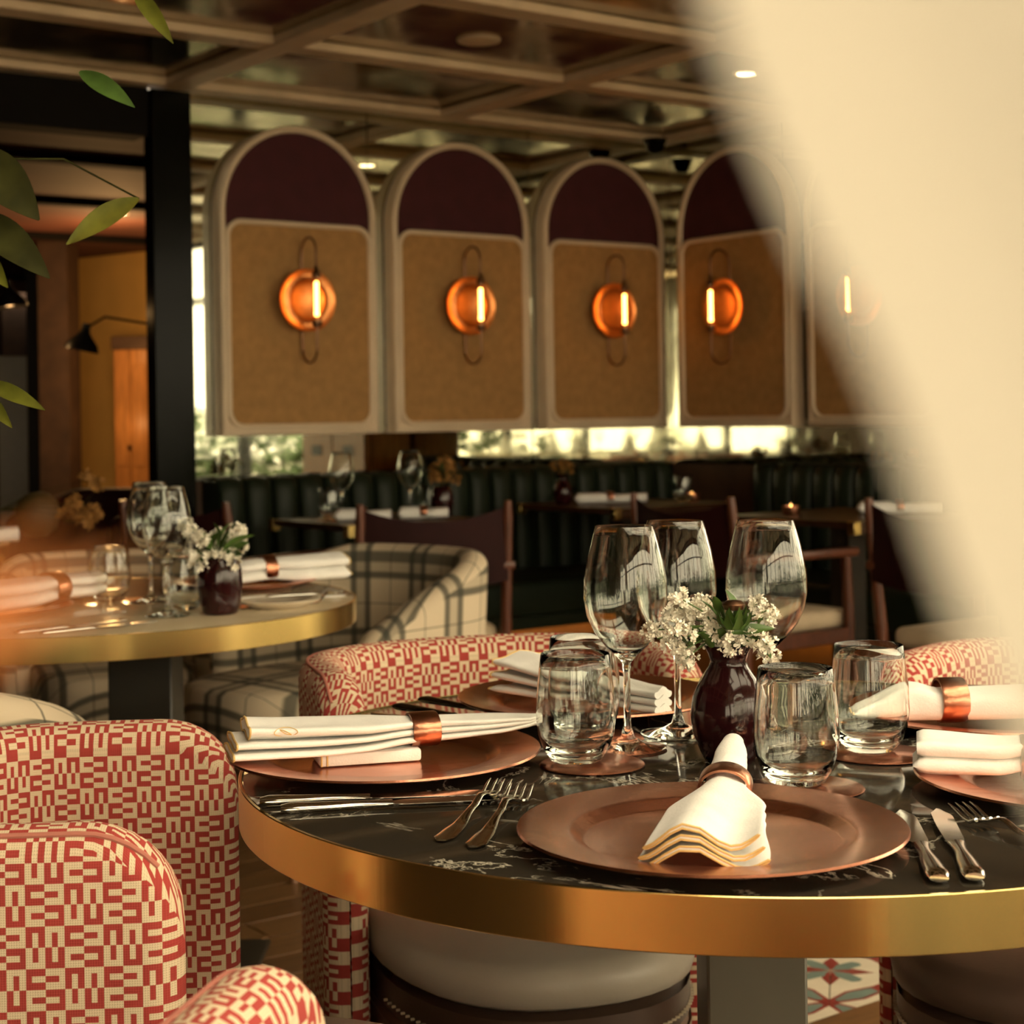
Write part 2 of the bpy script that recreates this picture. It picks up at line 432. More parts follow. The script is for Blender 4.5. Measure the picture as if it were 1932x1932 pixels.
# back wall and right wall: antique mirror panes on a backing
wall_back = struct(slab('wall_back', -WR-.14, 2.34, -WB-.16, -WB-.012, 0, ZC+.1, brown_m))
def pane(w, parent, name='mirror_pane', z0=.88, z1=ZC-.01, mat=mir_wall):
    mb = MB(); mb.box(-w/2+.001, w/2-.001, 0, .010, z0, z1, .002); return mb.obj(name, mat, parent)
for i in range(3):
    s0, s1 = -WR + i*.848, -WR + (i+1)*.848
    q = pane(.848, wall_back); q.location = room((s0+s1)/2, -WB); q.rotation_euler.z = ANG
wall_right = struct(slab('wall_right', -WR-.16, -WR-.012, -WB-.16, 2.95, 0, ZC+.1, brown_m))
for i in range(4):
    w = (2.95+WB)/4
    q = pane(w, wall_right); q.location = room(-WR, -WB+w*(i+.5)); q.rotation_euler.z = ANG-PI/2
# window walls: black steel frames with clear panes, on the right wall beyond the panels and behind the lens
def windows(name, L, count, M_loc, rotz, zs=.0, zt=2.36):
    root = Empty(name); root.location = M_loc; root.rotation_euler.z = rotz; struct(root)
    w = L/count
    for i in range(count+1):
        mb = MB(); mb.box(i*w-.035, i*w+.035, -.04, .04, zs, ZC, .004); mb.obj('mullion', winef, root)
    for z in (zs+.03, .62, 1.98, zt+.03):
        mb = MB(); mb.box(.035, L-.035, -.03, .03, z-.025, z+.025, .003); mb.obj('transom', winef, root)
    for i in range(count):
        mb = MB(); mb.box(i*w+.035, (i+1)*w-.035, -.004, .004, zs+.055, zt, 0); mb.obj('pane', tglass, root)
    return root
wr0 = room(-WR-.04, 3.34)
windows('window_1', NW-3.34, 5, wr0, ANG-PI/2)
ww0 = room(-WR-.04, NW)
windows('window_2', 9.7, 9, ww0, ANG+PI)
wall_left = struct(slab('wall_left', SL, SL+.15, -9.2, NW+.2, 0, ZC+.1, brown_m))
# ceiling: mirror panels between cream beams
SKY = (1.17, 4.92, .02+.84*6, .02+.84*8)       # unseen glazed bays added to the ceiling to light the near table from above
ceiling = struct(slab('ceiling', -WR-.2, SL+.2, -WB-.02, SKY[2], ZC+.014, ZC+.14, brown_m))
for q in ((-WR-.2, SKY[0], SKY[2], NW+.2), (SKY[1], SL+.2, SKY[2], NW+.2), (SKY[0], SKY[1], SKY[3], NW+.2)):
    slab('roof_board', *q, ZC+.014, ZC+.14, brown_m, ceiling)
BS, BN = 1.25, .84
first = None
firstg = None
for i in range(8):
    for j in range(10):
        if j in (6, 7) and i in (1, 2, 3):
            if firstg is None:
                mb = MB(); mb.box(-BS/2+.03, BS/2-.03, -BN/2+.03, BN/2-.03, ZC, ZC+.008, 0); q = firstg = mb.obj('added_roof_pane', tglass, ceiling)
            else:
                q = firstg.copy(); COL.objects.link(q)
            q.location = room(-.08+BS*(i+.5), .02+BN*(j+.5)); q.rotation_euler.z = ANG
            continue
        if first is None:
            mb = MB(); mb.box(-BS/2+.03, BS/2-.03, -BN/2+.03, BN/2-.03, ZC, ZC+.012, .003); q = first = mb.obj('mirror_panel', mir_ceil, ceiling)
        else:
            q = first.copy(); COL.objects.link(q)
        q.location = room(-.08+BS*(i+.5), .02+BN*(j+.5)-.0, R.uniform(-.0015, .0015)); q.rotation_euler = (R.uniform(-.006, .006), R.uniform(-.006, .006), ANG)
for j in range(11):
    b = slab('beam', -.08, SL, .02+BN*j-.055, .02+BN*j+.055, ZC-.034, ZC-.002, beam_m, ceiling, .004)
for i in range(8):
    b = slab('beam', -.08+BS*i-.055, -.08+BS*i+.055, -.03, NW, ZC-.037, ZC-.002, beam_m, ceiling, .004)
# the black post at the free end of the back wall and the bulkhead over the opening
struct(slab('pillar', 2.345, 2.510, -.055, .02, 0, ZC-.04, blackm, bev=.004))
struct(slab('bulkhead_beam', 2.5105, SL, -.14, .0, 2.20, ZC-.036, mattek, bev=.004))

# ------------------------------------------------------------------ room beyond the opening, on the left
far_ceiling = struct(slab('ceiling_beyond', -1.5, SL+.2, -9.0, -.15, 2.30, 2.34, dceil_m))
for n in (-1.2, -2.6, -4.2, -5.8, -7.2):
    slab('beam', -1.4, SL, n-.05, n+.05, 2.262, 2.298, mattek, far_ceiling, .004)
slab('beam', 4.1, 4.2, -8.8, -.2, 2.25, 2.298, mattek, far_ceiling, .004)
struct(slab('wall_far', -1.5, SL, -9.25, -9.1, 0, ZC+.1, brown_m))
struct(slab('wall_far_side', -1.65, -1.5, -9.1, -.4, 0, ZC+.1, brown_m))
struct(slab('wall_far_end', -1.5, -.2, -.4, -.26, 0, ZC+.1, brown_m))
def wallpiece(name, pxl, pxr, Y, z0, z1, mat, dY=0, thick=.12, kind=True):
    a, b = aty(pxl, 800, Y+dY), aty(pxr, 800, Y-dY)
    d = (b-a); L = math.hypot(d.x, d.y); ang = math.atan2(d.y, d.x)
    mb = MB(); mb.box(0, L, 0, thick, z0, z1, .003); o = mb.obj(name, mat, None, loc=(a.x, a.y, 0), rotz=ang)
    return struct(o) if kind else o
wallpiece('wall_beyond', 122, 420, 11.8, 0, 2.299, yellow_m, dY=.5)
wallpiece('pillar', 74, 131, 11.0, 0, 2.299, brown_m, thick=.3)
wallpiece('wall_beyond', -260, -2, 12.6, 0, 2.299, brown_m)
wallpiece('partition_wall', -3, 76, 12.6, 0, 1.62, grey_m)
mbx = MB(); wf = wallpiece('window_3', 52, 78, 12.3, 0, 2.295, winef, thick=.08)
# low sideboard-high wood door in the ochre wall with lit oak leaves
dr = Empty('door_1'); struct(dr); pA = aty(219, 800, 11.35); dr.location = (pA.x, pA.y, 0); dr.rotation_euler.z = -.12
for k in range(2):
    mb = MB(); mb.box(k*.115, k*.115+.112, -.03, .01, 0, 1.60, .004)
    mb.box(k*.115+.02, k*.115+.092, -.036, -.03, .15, .70, .004); mb.box(k*.115+.02, k*.115+.092, -.036, -.03, .82, 1.5, .004); mb.obj('door_leaf', door_m, dr)
mb = MB(); mb.lathe([(0, 0), (.012, 0), (.014, .02), (.006, .03), (0, .03)], 12, T(.108, -.03, .95) @ RX(PI/2)); mb.obj('knob', blackmat, dr)
mb = MB(); mb.box(-.01, .28, -.05, .0, 1.60, 1.69, .004); mb.obj('door_head', brown_m, dr)

# ------------------------------------------------------------------ small tools
def interp(pts):
    def f(t):
        if t <= pts[0][0]: return pts[0][1]
        for (a, u), (b, v) in zip(pts, pts[1:]):
            if t <= b:
                q = (t-a)/(b-a); q = q*q*(3-2*q); return u+(v-u)*q
        return pts[-1][1]
    return f
def resample(path, n):
    path = [Vector(p) for p in path]; d = [0]
    for a, b in zip(path, path[1:]): d.append(d[-1]+(b-a).length)
    out = []; k = 0
    for i in range(n):
        t = d[-1]*i/(n-1)
        while k < len(d)-2 and d[k+1] < t: k += 1
        q = (t-d[k])/max(1e-9, d[k+1]-d[k]); out.append(path[k].lerp(path[k+1], q))
    return out, d[-1]
def arch(hw, z0, zs, n=28):
    return [(-hw, z0)] + [(-hw*math.cos(PI*i/n), zs+hw*math.sin(PI*i/n)) for i in range(n+1)] + [(hw, z0)]
def rrect(x0, x1, z0, z1, r, n=8):
    out = []
    for cx, cz, a0 in ((x1-r, z1-r, 0), (x0+r, z1-r, PI/2), (x0+r, z0+r, PI), (x1-r, z0+r, 1.5*PI)):
        for i in range(n+1):
            a = a0+PI/2*i/n; out.append((cx+r*math.cos(a), cz+r*math.sin(a)))
    return out
def prism(mb, outline, y0, y1, mi=0):
    mb.face([(x, y0, z) for x, z in outline], mi); mb.face([(x, y1, z) for x, z in reversed(outline)], mi)
    mb.grid([[(x, y0, z), (x, y1, z)] for x, z in outline], cu=True, mi=mi)

# ------------------------------------------------------------------ arched wall panels with copper sconces
PW, PZ0, PZS = .72, 1.054, 1.938
def make_panel(label, depth):
    root = thing('arched_panel', label, 'wall panel', group='arched panels around the banquette')
    mb = MB(); rows = []
    for d, y in ((0, depth), (0, .008), (.008, 0), (.020, 0), (.027, .006), (.028, .030)):
        rows.append([(x, y, z) for x, z in arch(PW/2-d, PZ0+d*1.25, PZS)])
    mb.grid(rows, cv=True); mb.obj('frame', frame_m, root, angle=50)
    mb = MB(); prism(mb, arch(PW/2-.026, PZ0+.03, PZS), .018, depth-.01); mb.obj('arch_cloth', burg_m, root)
    mb = MB(); mb.box(-.334, .334, .012, .0178, 1.07, 1.845, .001); mb.obj('lower_board', frame_m, root)
    mb = MB(); prism(mb, rrect(-.318, .318, 1.098, 1.892, .055), .006, .0175); mb.obj('lower_cloth', tan_m, root)
    mb = MB(); o = rrect(-.326, .326, 1.090, 1.900, .062)
    mb.tube([(x, .006, z) for x, z in o], .0115, 10, closed=True); mb.obj('inset_moulding', frame_m, root)
    return root
def make_sconce(label):
    root = thing('wall_sconce', label, 'sconce', group='copper sconces on the arched panels')
    mb = MB(); M = RX(PI/2)
    mb.lathe([(0, .040), (.028, .042), (.060, .046), (.078, .052), (.082, .058), (.086, .057), (.092, .054), (.112, .056), (.121, .060), (.125, .063), (.125, .058), (.118, .050), (.09, .044), (.05, .030), (0, .028)], 48, M)
    mb.obj('back_dish', copper_lamp, root, angle=60)
    mb = MB(); pth = []
    for z0, sg in ((.195, 1), (-.195, -1)):
        for i in range(13):
            a = PI*i/12 if sg > 0 else PI+PI*i/12
            pth.append((0, -.0725-.0575*math.cos(a), z0+.055*math.sin(a)))
    mb.tube(pth, .0048, 8, closed=True); mb.obj('loop_rod', bronze, root)
    mb = MB(); mb.lathe([(0, -.028), (.016, -.028), (.019, -.022), (.0205, 0), (.017, .002), (0, .002)], 20, T(0, -.13, -.083)); mb.obj('socket', bronze, root)
    mb = MB(); mb.lathe([(0, 0), (.018, 0), (.018, .022), (.009, .036), (.006, .055), (0, .055)], 20, T(0, -.13, .083)); mb.obj('cap', bronze, root)
    mb = MB(); mb.lathe([(.0175, 0), (.0185, .08), (.0175, .164)], 20, T(0, -.13, -.081)); mb.obj('glass_tube', amber_glass, root)
    mb = MB(); mb.lathe([(0, 0), (.006, 0), (.0095, .006), (.0095, .014), (.0082, .018), (.0082, .132), (.006, .138), (0, .138)], 14, T(0, -.13, -.068)); mb.obj('bulb', bulb_m, root)
    return root
plab = ['arched cream framed panel closest to the mirrored corner, left of it', 'arched cream framed panel second from the corner on the left wall', 'arched cream framed panel beside the black post, largest of the row']
panel0 = make_panel(plab[0], WB-.006); sc0 = make_sconce('copper sconce on the panel just left of the mirrored corner')
slab_ = ['copper sconce on the middle panel of the left wall row', 'copper sconce on the panel next to the black post']
for k in range(3):
    s = -.1015+.36+k*.8005
    p = panel0 if k == 0 else dup(panel0, plab[k]); p.location = room(s, 0); p.rotation_euler.z = ANG
    q = sc0 if k == 0 else dup(sc0, slab_[k-1]); q.location = room(s+.005, -.004, 1.592); q.rotation_euler.z = ANG
plab2 = ['arched panel just right of the mirrored corner, turned toward the left', 'arched panel right of the corner, half behind the white drape']
slab2 = ['copper sconce just right of the mirrored corner, tube on its left', 'copper sconce whose tube shows through the blurred drape edge']
for k in range(2):
    n = .184+.36+k*.8005
    p = dup(panel0, plab2[k]); p.location = room(0, n); p.rotation_euler.z = ANG-PI/2
    q = dup(sc0, slab2[k]); q.location = room(-.004, n, 1.585); q.rotation_euler.z = ANG-PI/2
# stand-off battens that carry the right-hand panels off the mirror
for k in range(2):
    n = .184+.36+k*.8005
    for z in (1.2, 1.8):
        struct(slab('trim_%d' % (1+2*k+(z > 1.5)), -WR+.001, -.077, n-.2, n+.2, z, z+.06, blackmat))

cab = thing('service_cabinet', 'tall oak service cabinet on the right wall, seen in the mirror strip', 'cabinet', room(-.19, 2.55), ANG-PI/2)
mb = MB(); mb.box(-.36, .36, -.30, .0, .0, 1.9, .004); mb.obj('body', door_m, cab)
for x in (-.18, .18):
    mb = MB(); mb.box(x-.175, x+.175, -.318, -.302, .06, 1.86, .003); d_ = mb.obj('door', door_m, cab)
    mb = MB(); mb.box(x-.06, x+.06, -.322, -.317, .90, .96, .002); mb.obj('vent', blackmat, d_)
struct(slab('wall_pier', -WR-.16, -WR+.05, 2.952, 3.30, 0, ZC, white_m))
# ------------------------------------------------------------------ banquette
def channel_mesh():
    mb = MB(); w = .1165; rows = []
    zt = .895
    for z, q in [(.42, 1), (.60, 1.06), (.76, .98), (.84, .9), (.872, .74), (.888, .5), (zt, .12), (zt, -.4)]:
        row = [(w/2, .075, z)]
        for i in range(13):
            a = PI*i/12; x = w/2*math.cos(a)
            row.append((x, -.035-.058*q*math.sin(a)**.6*1.0 + (.02 if q < .2 else 0), z-(.010*abs(math.cos(a))**3 if z > .8 else 0)))
        row.append((-w/2, .075, z)); rows.append(row)
    mb.grid(rows, cv=True); return mb
def banquette(label, length, loc, rotz, nchan, flip=False):
    root = thing('banquette', label, 'bench', loc, rotz)
    c0 = None
    for i in range(nchan):
        x = -.118*(i+.5)
        if c0 is None: c = c0 = channel_mesh().obj('back_channel', green_m, root)
        else: c = c0.copy(); COL.objects.link(c)
        c.location.x = x
    L = .118*nchan
    mb = MB(); mb.box(-L, 0, -.56, -.06, .30, .452, .03, seg=3); mb.obj('seat', green_m, root)
    mb = MB(); mb.box(-L, 0, -.47, .07, 0, .298, .004); mb.obj('plinth', green_b, root)
    mb = MB(); mb.box(-L, 0, -.56, -.545, .258, .31, .003); mb.obj('seat_lip', green_m, root)
    mb = MB(); mb.box(-L, 0, -.540, -.522, .286, .298, .003); mb.obj('light_strip', led_m, root)
    return root
b1 = banquette('deep green channel tufted banquette under the left row of arched panels', 2.4, room(0, -.012), ANG, 20)
b1.location = room(-.09, -.01)
b2 = banquette('deep green channel tufted banquette running right from the mirrored corner', 1.6, (0, 0, 0), ANG-PI/2, 13)
b2.location = room(-.125, .60+1.534)

# ------------------------------------------------------------------ tub chairs
def tub_shell(hw, yf, yb, th, z0, zt, drop=None, rc=.07, nseg=72, y0f=.45, flare=0.0):
    y0 = yf+(yb-yf)*y0f
    path = [(hw, yf, 0)] + [(hw*math.copysign(abs(math.cos(a))**.8, math.cos(a)), y0+(yb-y0)*math.sin(a)**.8, 0) for a in [PI*i/60 for i in range(61)]] + [(-hw, yf, 0)]
    pts, L = resample(path, nseg+1)
    # denser near the free ends
    ts = []
    for i in range(nseg+1): ts.append(i/nseg)
    extra = [.25, .5, .75]
    st = th/2/L
    ts = sorted(set([0]+[st*x for x in (.08, .2, .4, .65, 1)]+[x for x in ts if st < x < 1-st]+[1-st*x for x in (1, .65, .4, .2, .08)]+[1]))
    def P(t):
        x = t*nseg; i = min(nseg-1, int(x)); return pts[i].lerp(pts[i+1], x-i)
    G = []; meta = []
    for t in ts:
        p = P(t); tt = (P(min(1, t+.004))-P(max(0, t-.004))).normalized(); nrm = Vector((-tt.y, tt.x, 0))   # outward
        d = min(t, 1-t)*L
        e = math.sqrt(max(0, 1-(1-min(1, d/(th/2)))**2)); hth = th/2*max(.03, e)
        top = zt - (drop(d/L*2) if drop else 0)
        if d < rc: top -= rc-math.sqrt(max(0, rc*rc-(rc-d)**2))
        row = []; vv = []
        zr = top-th/2
        lean = lambda z: flare*(z-z0)
        for k in range(9):
            z = z0+(zr-z0)*k/8; row.append(p-nrm*(hth)+nrm*lean(z)+Vector((0, 0, z))); vv.append(z)
        for k in range(1, 10):
            a = PI-PI*k/10
            row.append(p+nrm*(hth*math.cos(a)+lean(zr))+Vector((0, 0, zr+th/2*math.sin(a)))); vv.append(zr+th*.5*(1-abs(math.cos(a)))*PI/2 if a > PI/2 else zr+th*PI/4+th*PI/4*math.cos(a))
        vb = zr+th*PI/2
        for k in range(9):
            z = zr+(z0-zr)*k/8; row.append(p+nrm*(hth)+nrm*lean(z)+Vector((0, 0, z))); vv.append(z+.009)
        G.append(row); meta.append((t*L, vv))
    mb = MB(); m = len(ts); K = len(G[0])
    def uv(i, j, sm=0):
        i = min(i, m-1)
        if j >= K: return (meta[i][0], meta[i][1][0])
        return (meta[i][0], meta[i][1][j]+(th*.155 if sm else 0))
    mb.grid(G, cv=True, uv=uv, seam=17)
    pip = [r[15]*1.0 for r in G[4:-4]]
    return mb, pip
def cushion(rx, ry, cyy, z0, z1, dome=.012, n=40, rr=.03, p=2.4):
    mb = MB(); rows = []
    prof = [(.0, z0), (.9, z0), (.985, z0+.012), (1.0, z0+rr), (1.0, z1-rr), (.985, z1-.012), (.93, z1-.002), (.6, z1+dome*.6), (.0, z1+dome)]
    for i in range(n):
        a = 2*PI*i/n; c, s = math.cos(a), math.sin(a)
        x = rx*math.copysign(abs(c)**(2/p), c); y = ry*math.copysign(abs(s)**(2/p), s)
        rows.append([(x*q, cyy+y*q, z) for q, z in prof])
    mb.grid(rows, cu=True, uv=lambda i, j: (rows[i % n][min(j, 8)][0]+.3, rows[i % n][min(j, 8)][1]-rows[i % n][min(j, 8)][2]*1.0+.6))
    return mb
def leg(mb, x, y, z1, dx, dy, r1=.019, r0=.012):
    mb.tube([(x, y, z1), (x+dx, y+dy, 0.0)], [r1, r0], 10); return mb
def red_chair(label, loc, rotz, seat_mat):
    root = thing('tub_chair', label, 'chair', loc, rotz, 'red and cream tub chairs around the near table')
    mb, pip = tub_shell(.248, .15, -.20, .062, .14, .774, rc=.085)
    mb.obj('backrest', red_fab, root, angle=70)
    mb = MB(); mb.tube(pip, .0026, 8); mb.obj('piping', pipe_m, root)
    cushion(.215, .315, .095, .385, .452).obj('seat', seat_mat, root, angle=60)
    mb = MB(); cushion(.208, .305, .095, .335, .384, 0, rr=.004).obj('seat_band', leather_shade, root, angle=60)
    cushion(.209, .307, .095, .13, .334, 0, rr=.01).obj('apron', apron_m, root, angle=60)
    mb = MB()
    for i in range(60):
        a = PI*.06+PI*.88*i/59; c, s = math.cos(a), math.sin(a)
        for dz in (.352,):
            x = .2095*math.copysign(abs(c)**(2/2.4), c); y = .095+.3065*abs(s)**(2/2.4)
            mb.box(x-.003, x+.003, y-.0012, y+.0012, dz-.0014, dz+.0014)
    o = mb.obj('stitching', stitch_m, root); o['kind'] = 'stuff'
    for sx, sy, y in ((1, 1, .29), (-1, 1, .29), (1, -1, -.10), (-1, -1, -.10)):
        leg(MB(), sx*.15, y, .14, sx*.03, sy*.03).obj('leg', wood_l, root)
    return root
red_chair('red and cream tub chair in the lower left corner, pale pink leather seat', (-.453, 1.690, 0), -PI/2+math.radians(4), leather_p)
red_chair('red and cream tub chair behind the near table, pale grey leather seat', (-.03, 2.45, 0), PI+.30, leather_g)
red_chair('red and cream tub chair at bottom edge, only its rounded arm end showing', (.059, .93, 0), -.22, leather_p)
red_chair('red and cream tub chair right of the vase behind the near table, seat in shade', (.80, 2.305, 0), math.radians(142), leather_shade)

def plaid_chair(label, loc, rotz, scale=1.0, zt=.76):
    root = thing('plaid_chair', label, 'chair', loc, rotz, 'cream and grey plaid tub chairs')
    mb, pip = tub_shell(.275, .24, -.27, .085, .27, zt, rc=.03, drop=lambda q: .185*(max(0, 1-q*1.5))**1.2, flare=.05, y0f=.55)
    mb.obj('backrest', plaid, root, angle=70)
    cushion(.240, .31, .175, .27, .455, .012, rr=.05, p=2.6).obj('seat', plaid, root, angle=70)
    for sx, sy, y in ((1, 1, .36), (-1, 1, .36), (1, -1, -.16), (-1, -1, -.16)):
        leg(MB(), sx*.17, y, .275, sx*.04, sy*.04, .017, .011).obj('leg', wood_l, root)
    root.scale = (scale,)*3
    return root
def face(dx, dy): return math.atan2(-dx, dy)
plaid_chair('plaid tub chair right of the beige round table, back and seat in full view', (-.435, 4.52, 0), face(-.66, -.75))
plaid_chair('plaid tub chair behind the beige table, left of the wine glasses', (-1.20, 4.98, 0), face(.34, -.94), .95)
plaid_chair('plaid tub chair at left edge, only a pale rounded back top showing', (-.935, 2.48, 0), face(.08, 1), 1.0, .765)

# ------------------------------------------------------------------ round tables
def round_table(label, x, y, r, top_m, ped_m_, px=0, py=0, pw=.113, rim=.0455, prot=0.0):
    root = thing('round_table', label, 'table', (x, y, 0))
    mb = MB(); mb.lathe([(0, .722), (r-.004, .722), (r-.004, .7492), (r-.0055, .75), (0, .75)], 128); mb.obj('top', top_m, root, angle=30)
    mb = MB(); mb.lathe([(r-.03, .75-rim), (r-.001, .75-rim), (r, .75-rim+.001), (r, .7495), (r-.0008, .7503), (r-.0034, .7503), (r-.0036, .735), (r-.0036, .7215), (r-.03, .7215)], 160); mb.obj('brass_rim', brass, root, angle=25)
    mb = MB(); mb.box(px-pw/2, px+pw/2, py-pw/2, py+pw/2, .012, .7215, .003); mb.obj('pedestal', ped_m_, root, rotz=prot)
    mb = MB(); mb.box(px-.21, px+.21, py-.21, py+.21, 0, .012, .003); mb.obj('base_plate', ped_m_, root)
    return root
T1X, T1Y = .245, 1.806
round_table('round black marble table with broad brass rim, laid in front', T1X, T1Y, .535, marble_k, ped_g, .0, 0, .104)
round_table('round beige marble table with brass rim at middle left', -.87, 3.43, .548, marble_b, ped_m, .13, -.03, .125)
round_table('round dark table far left, cut by the picture edge, one napkin roll on it', -2.02, 5.05, .50, walnut, ped_m)

# ------------------------------------------------------------------ square tables along the banquette
def square_table(label, s, n, w=.64):
    root = thing('square_table', label, 'table', room(s, n), ANG, 'square tables along the banquette')
    mb = MB(); mb.box(-w/2, w/2, -w/2, w/2, .728, .75, .002); mb.obj('top', walnut, root)
    h = w/2
    for sx in (-1, 1):
        for sy in (-1, 1):
            mb = MB(); mb.box(min(sx*(h-.03), sx*(h+.003)), max(sx*(h-.03), sx*(h+.003)), min(sy*(h-.03), sy*(h+.003)), max(sy*(h-.03), sy*(h+.003)), .708, .7515, .002); mb.obj('brass_corner', brass, root)
    mb = MB()
    mb.box(-h+.03, h-.03, -h-.001, -h+.012, .710, .7275, .001); mb.obj('edge_rail', walnut, root)
    mb = MB(); mb.box(-.045, .045, -.045, .045, .012, .727, .004); mb.obj('pedestal', ped_m, root)
    mb = MB(); mb.box(-.14, .14, -.14, .14, 0, .012, .003); mb.obj('base_plate', ped_m, root)
    return root
square_table('square dark table with brass corners, left of the three along the banquette', 1.98, .72, .56)
square_table('square dark table with brass corners near the mirrored corner', .70, .62)
square_table('square dark table with brass corners at right, beside the drape edge', .72, 1.86)

# ------------------------------------------------------------------ dark wood armchairs with leather sling back
def sling_chair(label, loc, rz):
    root = thing('sling_armchair', label, 'chair', loc, rz, 'dark wood armchairs with leather slings')
    w, d = .235, .24
    for sx in (-1, 1):
        mb = MB(); mb.tube([(sx*w, -d+.02, 0), (sx*w, -d, .42), (sx*w, -d-.05, .80), (sx*w, -d-.055, .85)], [.014, .019, .016, .012], 10); mb.obj('back_post', wood_d, root)
        mb = MB(); mb.tube([(sx*w, d-.01, 0), (sx*w, d, .42), (sx*w, d-.01, .632)], [.013, .019, .017], 10); mb.obj('front_leg', wood_d, root)
        mb = MB(); mb.box(sx*w-.024, sx*w+.024, -d-.05, d+.035, .632, .660, .008, seg=2); mb.obj('armrest', wood_d, root)
        mb = MB(); mb.box(sx*w-.012, sx*w+.012, -d, d, .345, .395, .004); mb.obj('side_rail', wood_d, root)
    for y in (-d, d):
        mb = MB(); mb.box(-w, w, y-.012, y+.012, .35, .39, .004); mb.obj('cross_rail', wood_d, root)
    mb = MB(); rows = []
    for i in range(17):
        x = -w+2*w*i/16; sag = .045*(1-(x/w)**2); col = []
        for yy in (0, .006):
            for z in (.60, .66, .74, .80, .835): col.append((x, -d-.045-.035*(1-(x/w)**2)+yy - .02*(z-.6), z-sag*(.5 if z < .65 else 1)))
        col = col[:5]+col[5:][::-1]; rows.append(col)
    mb.grid(rows, cv=True); mb.obj('sling_back', sling_m, root)
    mb = MB(); mb.box(-w+.02, w-.02, -d+.02, d+.03, .39, .455, .025, seg=3); mb.obj('seat_cushion', cushion_m, root)
    return root
sling_chair('dark wood armchair with oxblood sling seen from behind, centre of the room', (-.317, 5.57, 0), .25)
sling_chair('dark wood armchair behind the middle wine glasses, pale cushion', room(1.22, 1.86), ANG-PI/2)
sling_chair('dark wood armchair left of the vase on the beige table, armrest showing', (-.973, 5.90, 0), face(.54, .84))
sling_chair('dark wood armchair at right with cream seat half behind the drape', room(1.02, 2.72), ANG-PI/2)

# ------------------------------------------------------------------ tableware
ZT = .75
def place(proto, label, loc, rotz=None, group=None):
    if not proto.get('used'):
        proto['used'] = 1; o = proto; o['label'] = label
        if group: o['group'] = group
    else: o = dup(proto, label, group=group)
    o.location = Vector(loc) + Vector((0, 0, .0006 if proto.name.split('.')[0] in ('wine_glass', 'water_tumbler') else 0))
    if rotz is not None: o.rotation_euler.z = rotz
    return o
CH = 'copper chargers'
mb = MB(); mb.lathe([(0, .0), (.108, .0), (.118, .004), (.163, .0125), (.1655, .0142), (.1645, .0162), (.160, .0158), (.125, .0122), (.119, .0105), (.111, .0042), (.107, .003), (.06, .0026), (0, .0026)], 96)
charger = mb.obj('charger_plate', copper, angle=35); tag(charger, 'x', 'plate', 'copper chargers on the near table')
charger.location.z = ZT
place(charger, 'hammered copper charger in front under the cone-folded napkin', (.164, 1.442, ZT))
place(charger, 'copper charger at left edge of the black table under the long napkin', (-.140, 1.793, ZT), 1)
place(charger, 'copper charger at back of the black table before the red chair', (.092, 2.125, ZT), 2)
place(charger, 'copper charger right of the vase at the back of the black table', (.555, 1.985, ZT), 3)
place(charger, 'copper charger at right edge of the black table beside the fork', (.548, 1.620, ZT), 4)
place(charger, 'copper charger on the left half of the beige table', (-1.02, 3.27, ZT), 2.2, 'copper chargers on the beige table')
place(charger, 'copper charger at the back of the beige table behind the vase', (-.60, 3.72, ZT), .4, 'copper chargers on the beige table')
place(charger, 'copper charger on the dark table far left', (-1.70, 5.0, ZT), .4, 'copper chargers on the far tables')

def coaster_mb():
    mb = MB(); mb.lathe([(0, 0), (.053, 0), (.055, .0015), (.053, .003), (0, .003)], 40); return mb
coaster = tag(coaster_mb().obj('coaster', copper), 'x', 'coaster', 'round copper coasters')
place(coaster, 'copper coaster under the tumbler beside the long napkin', (.078, 1.765, ZT))
place(coaster, 'copper coaster under the tumbler before the back charger', (.088, 1.903, ZT), 1)
place(coaster, 'copper coaster under the tumbler right of the vase in front', (.280, 1.640, ZT), 2)
place(coaster, 'copper coaster under the tumbler farthest right on the black table', (.382, 1.795, ZT), 3)
place(coaster, 'copper coaster on the left square table under a tumbler', (-.652, 6.12, ZT), 1, 'coasters on the far tables')

def tumbler_mb():
    mb = MB()
    mb.lathe([(0, 0), (.022, 0), (.027, .002), (.034, .012), (.0395, .028), (.0418, .045), (.0408, .070), (.0378, .098), (.0362, .112), (.0358, .1125), (.0354, .112), (.0370, .098), (.0400, .070), (.0410, .045), (.0386, .0285), (.0325, .0150), (.020, .0100), (0, .0092)], 56); return mb
tum = tag(tumbler_mb().obj('water_tumbler', glass_m, angle=60), 'x', 'glass', 'stemless tumblers on the near table')
place(tum, 'stemless glass tumbler beside the tip of the long napkin', (.062, 1.772, ZT+.003))
place(tum, 'stemless glass tumbler second row, before the back charger', (.075, 1.903, ZT+.003), 1)
place(tum, 'stemless glass tumbler in front, right of the oxblood vase', (.272, 1.652, ZT+.003), 2)
place(tum, 'stemless glass tumbler farthest right, before the copper ring napkin', (.376, 1.806, ZT+.003), 3)
g2 = 'tumblers on the beige table'
place(tum, 'stemless tumbler left of the wine glasses on the beige table', (-.822, 3.45, ZT), 1, g2)
place(tum, 'stemless tumbler just left of the dark barrel vase', (-.640, 3.29, ZT), 1, g2)
g3 = 'tumblers on the far square tables'
place(tum, 'tumbler at the corner of the left square table', (-.664, 6.13, ZT+.003), 1, g3)
place(tum, 'tumbler next to the vase on the left square table', (-.315, 6.33, ZT), 1, g3)
place(tum, 'tumbler alone on the square table near the mirrored corner', room(.52, .78, ZT+.001), 1, g3)

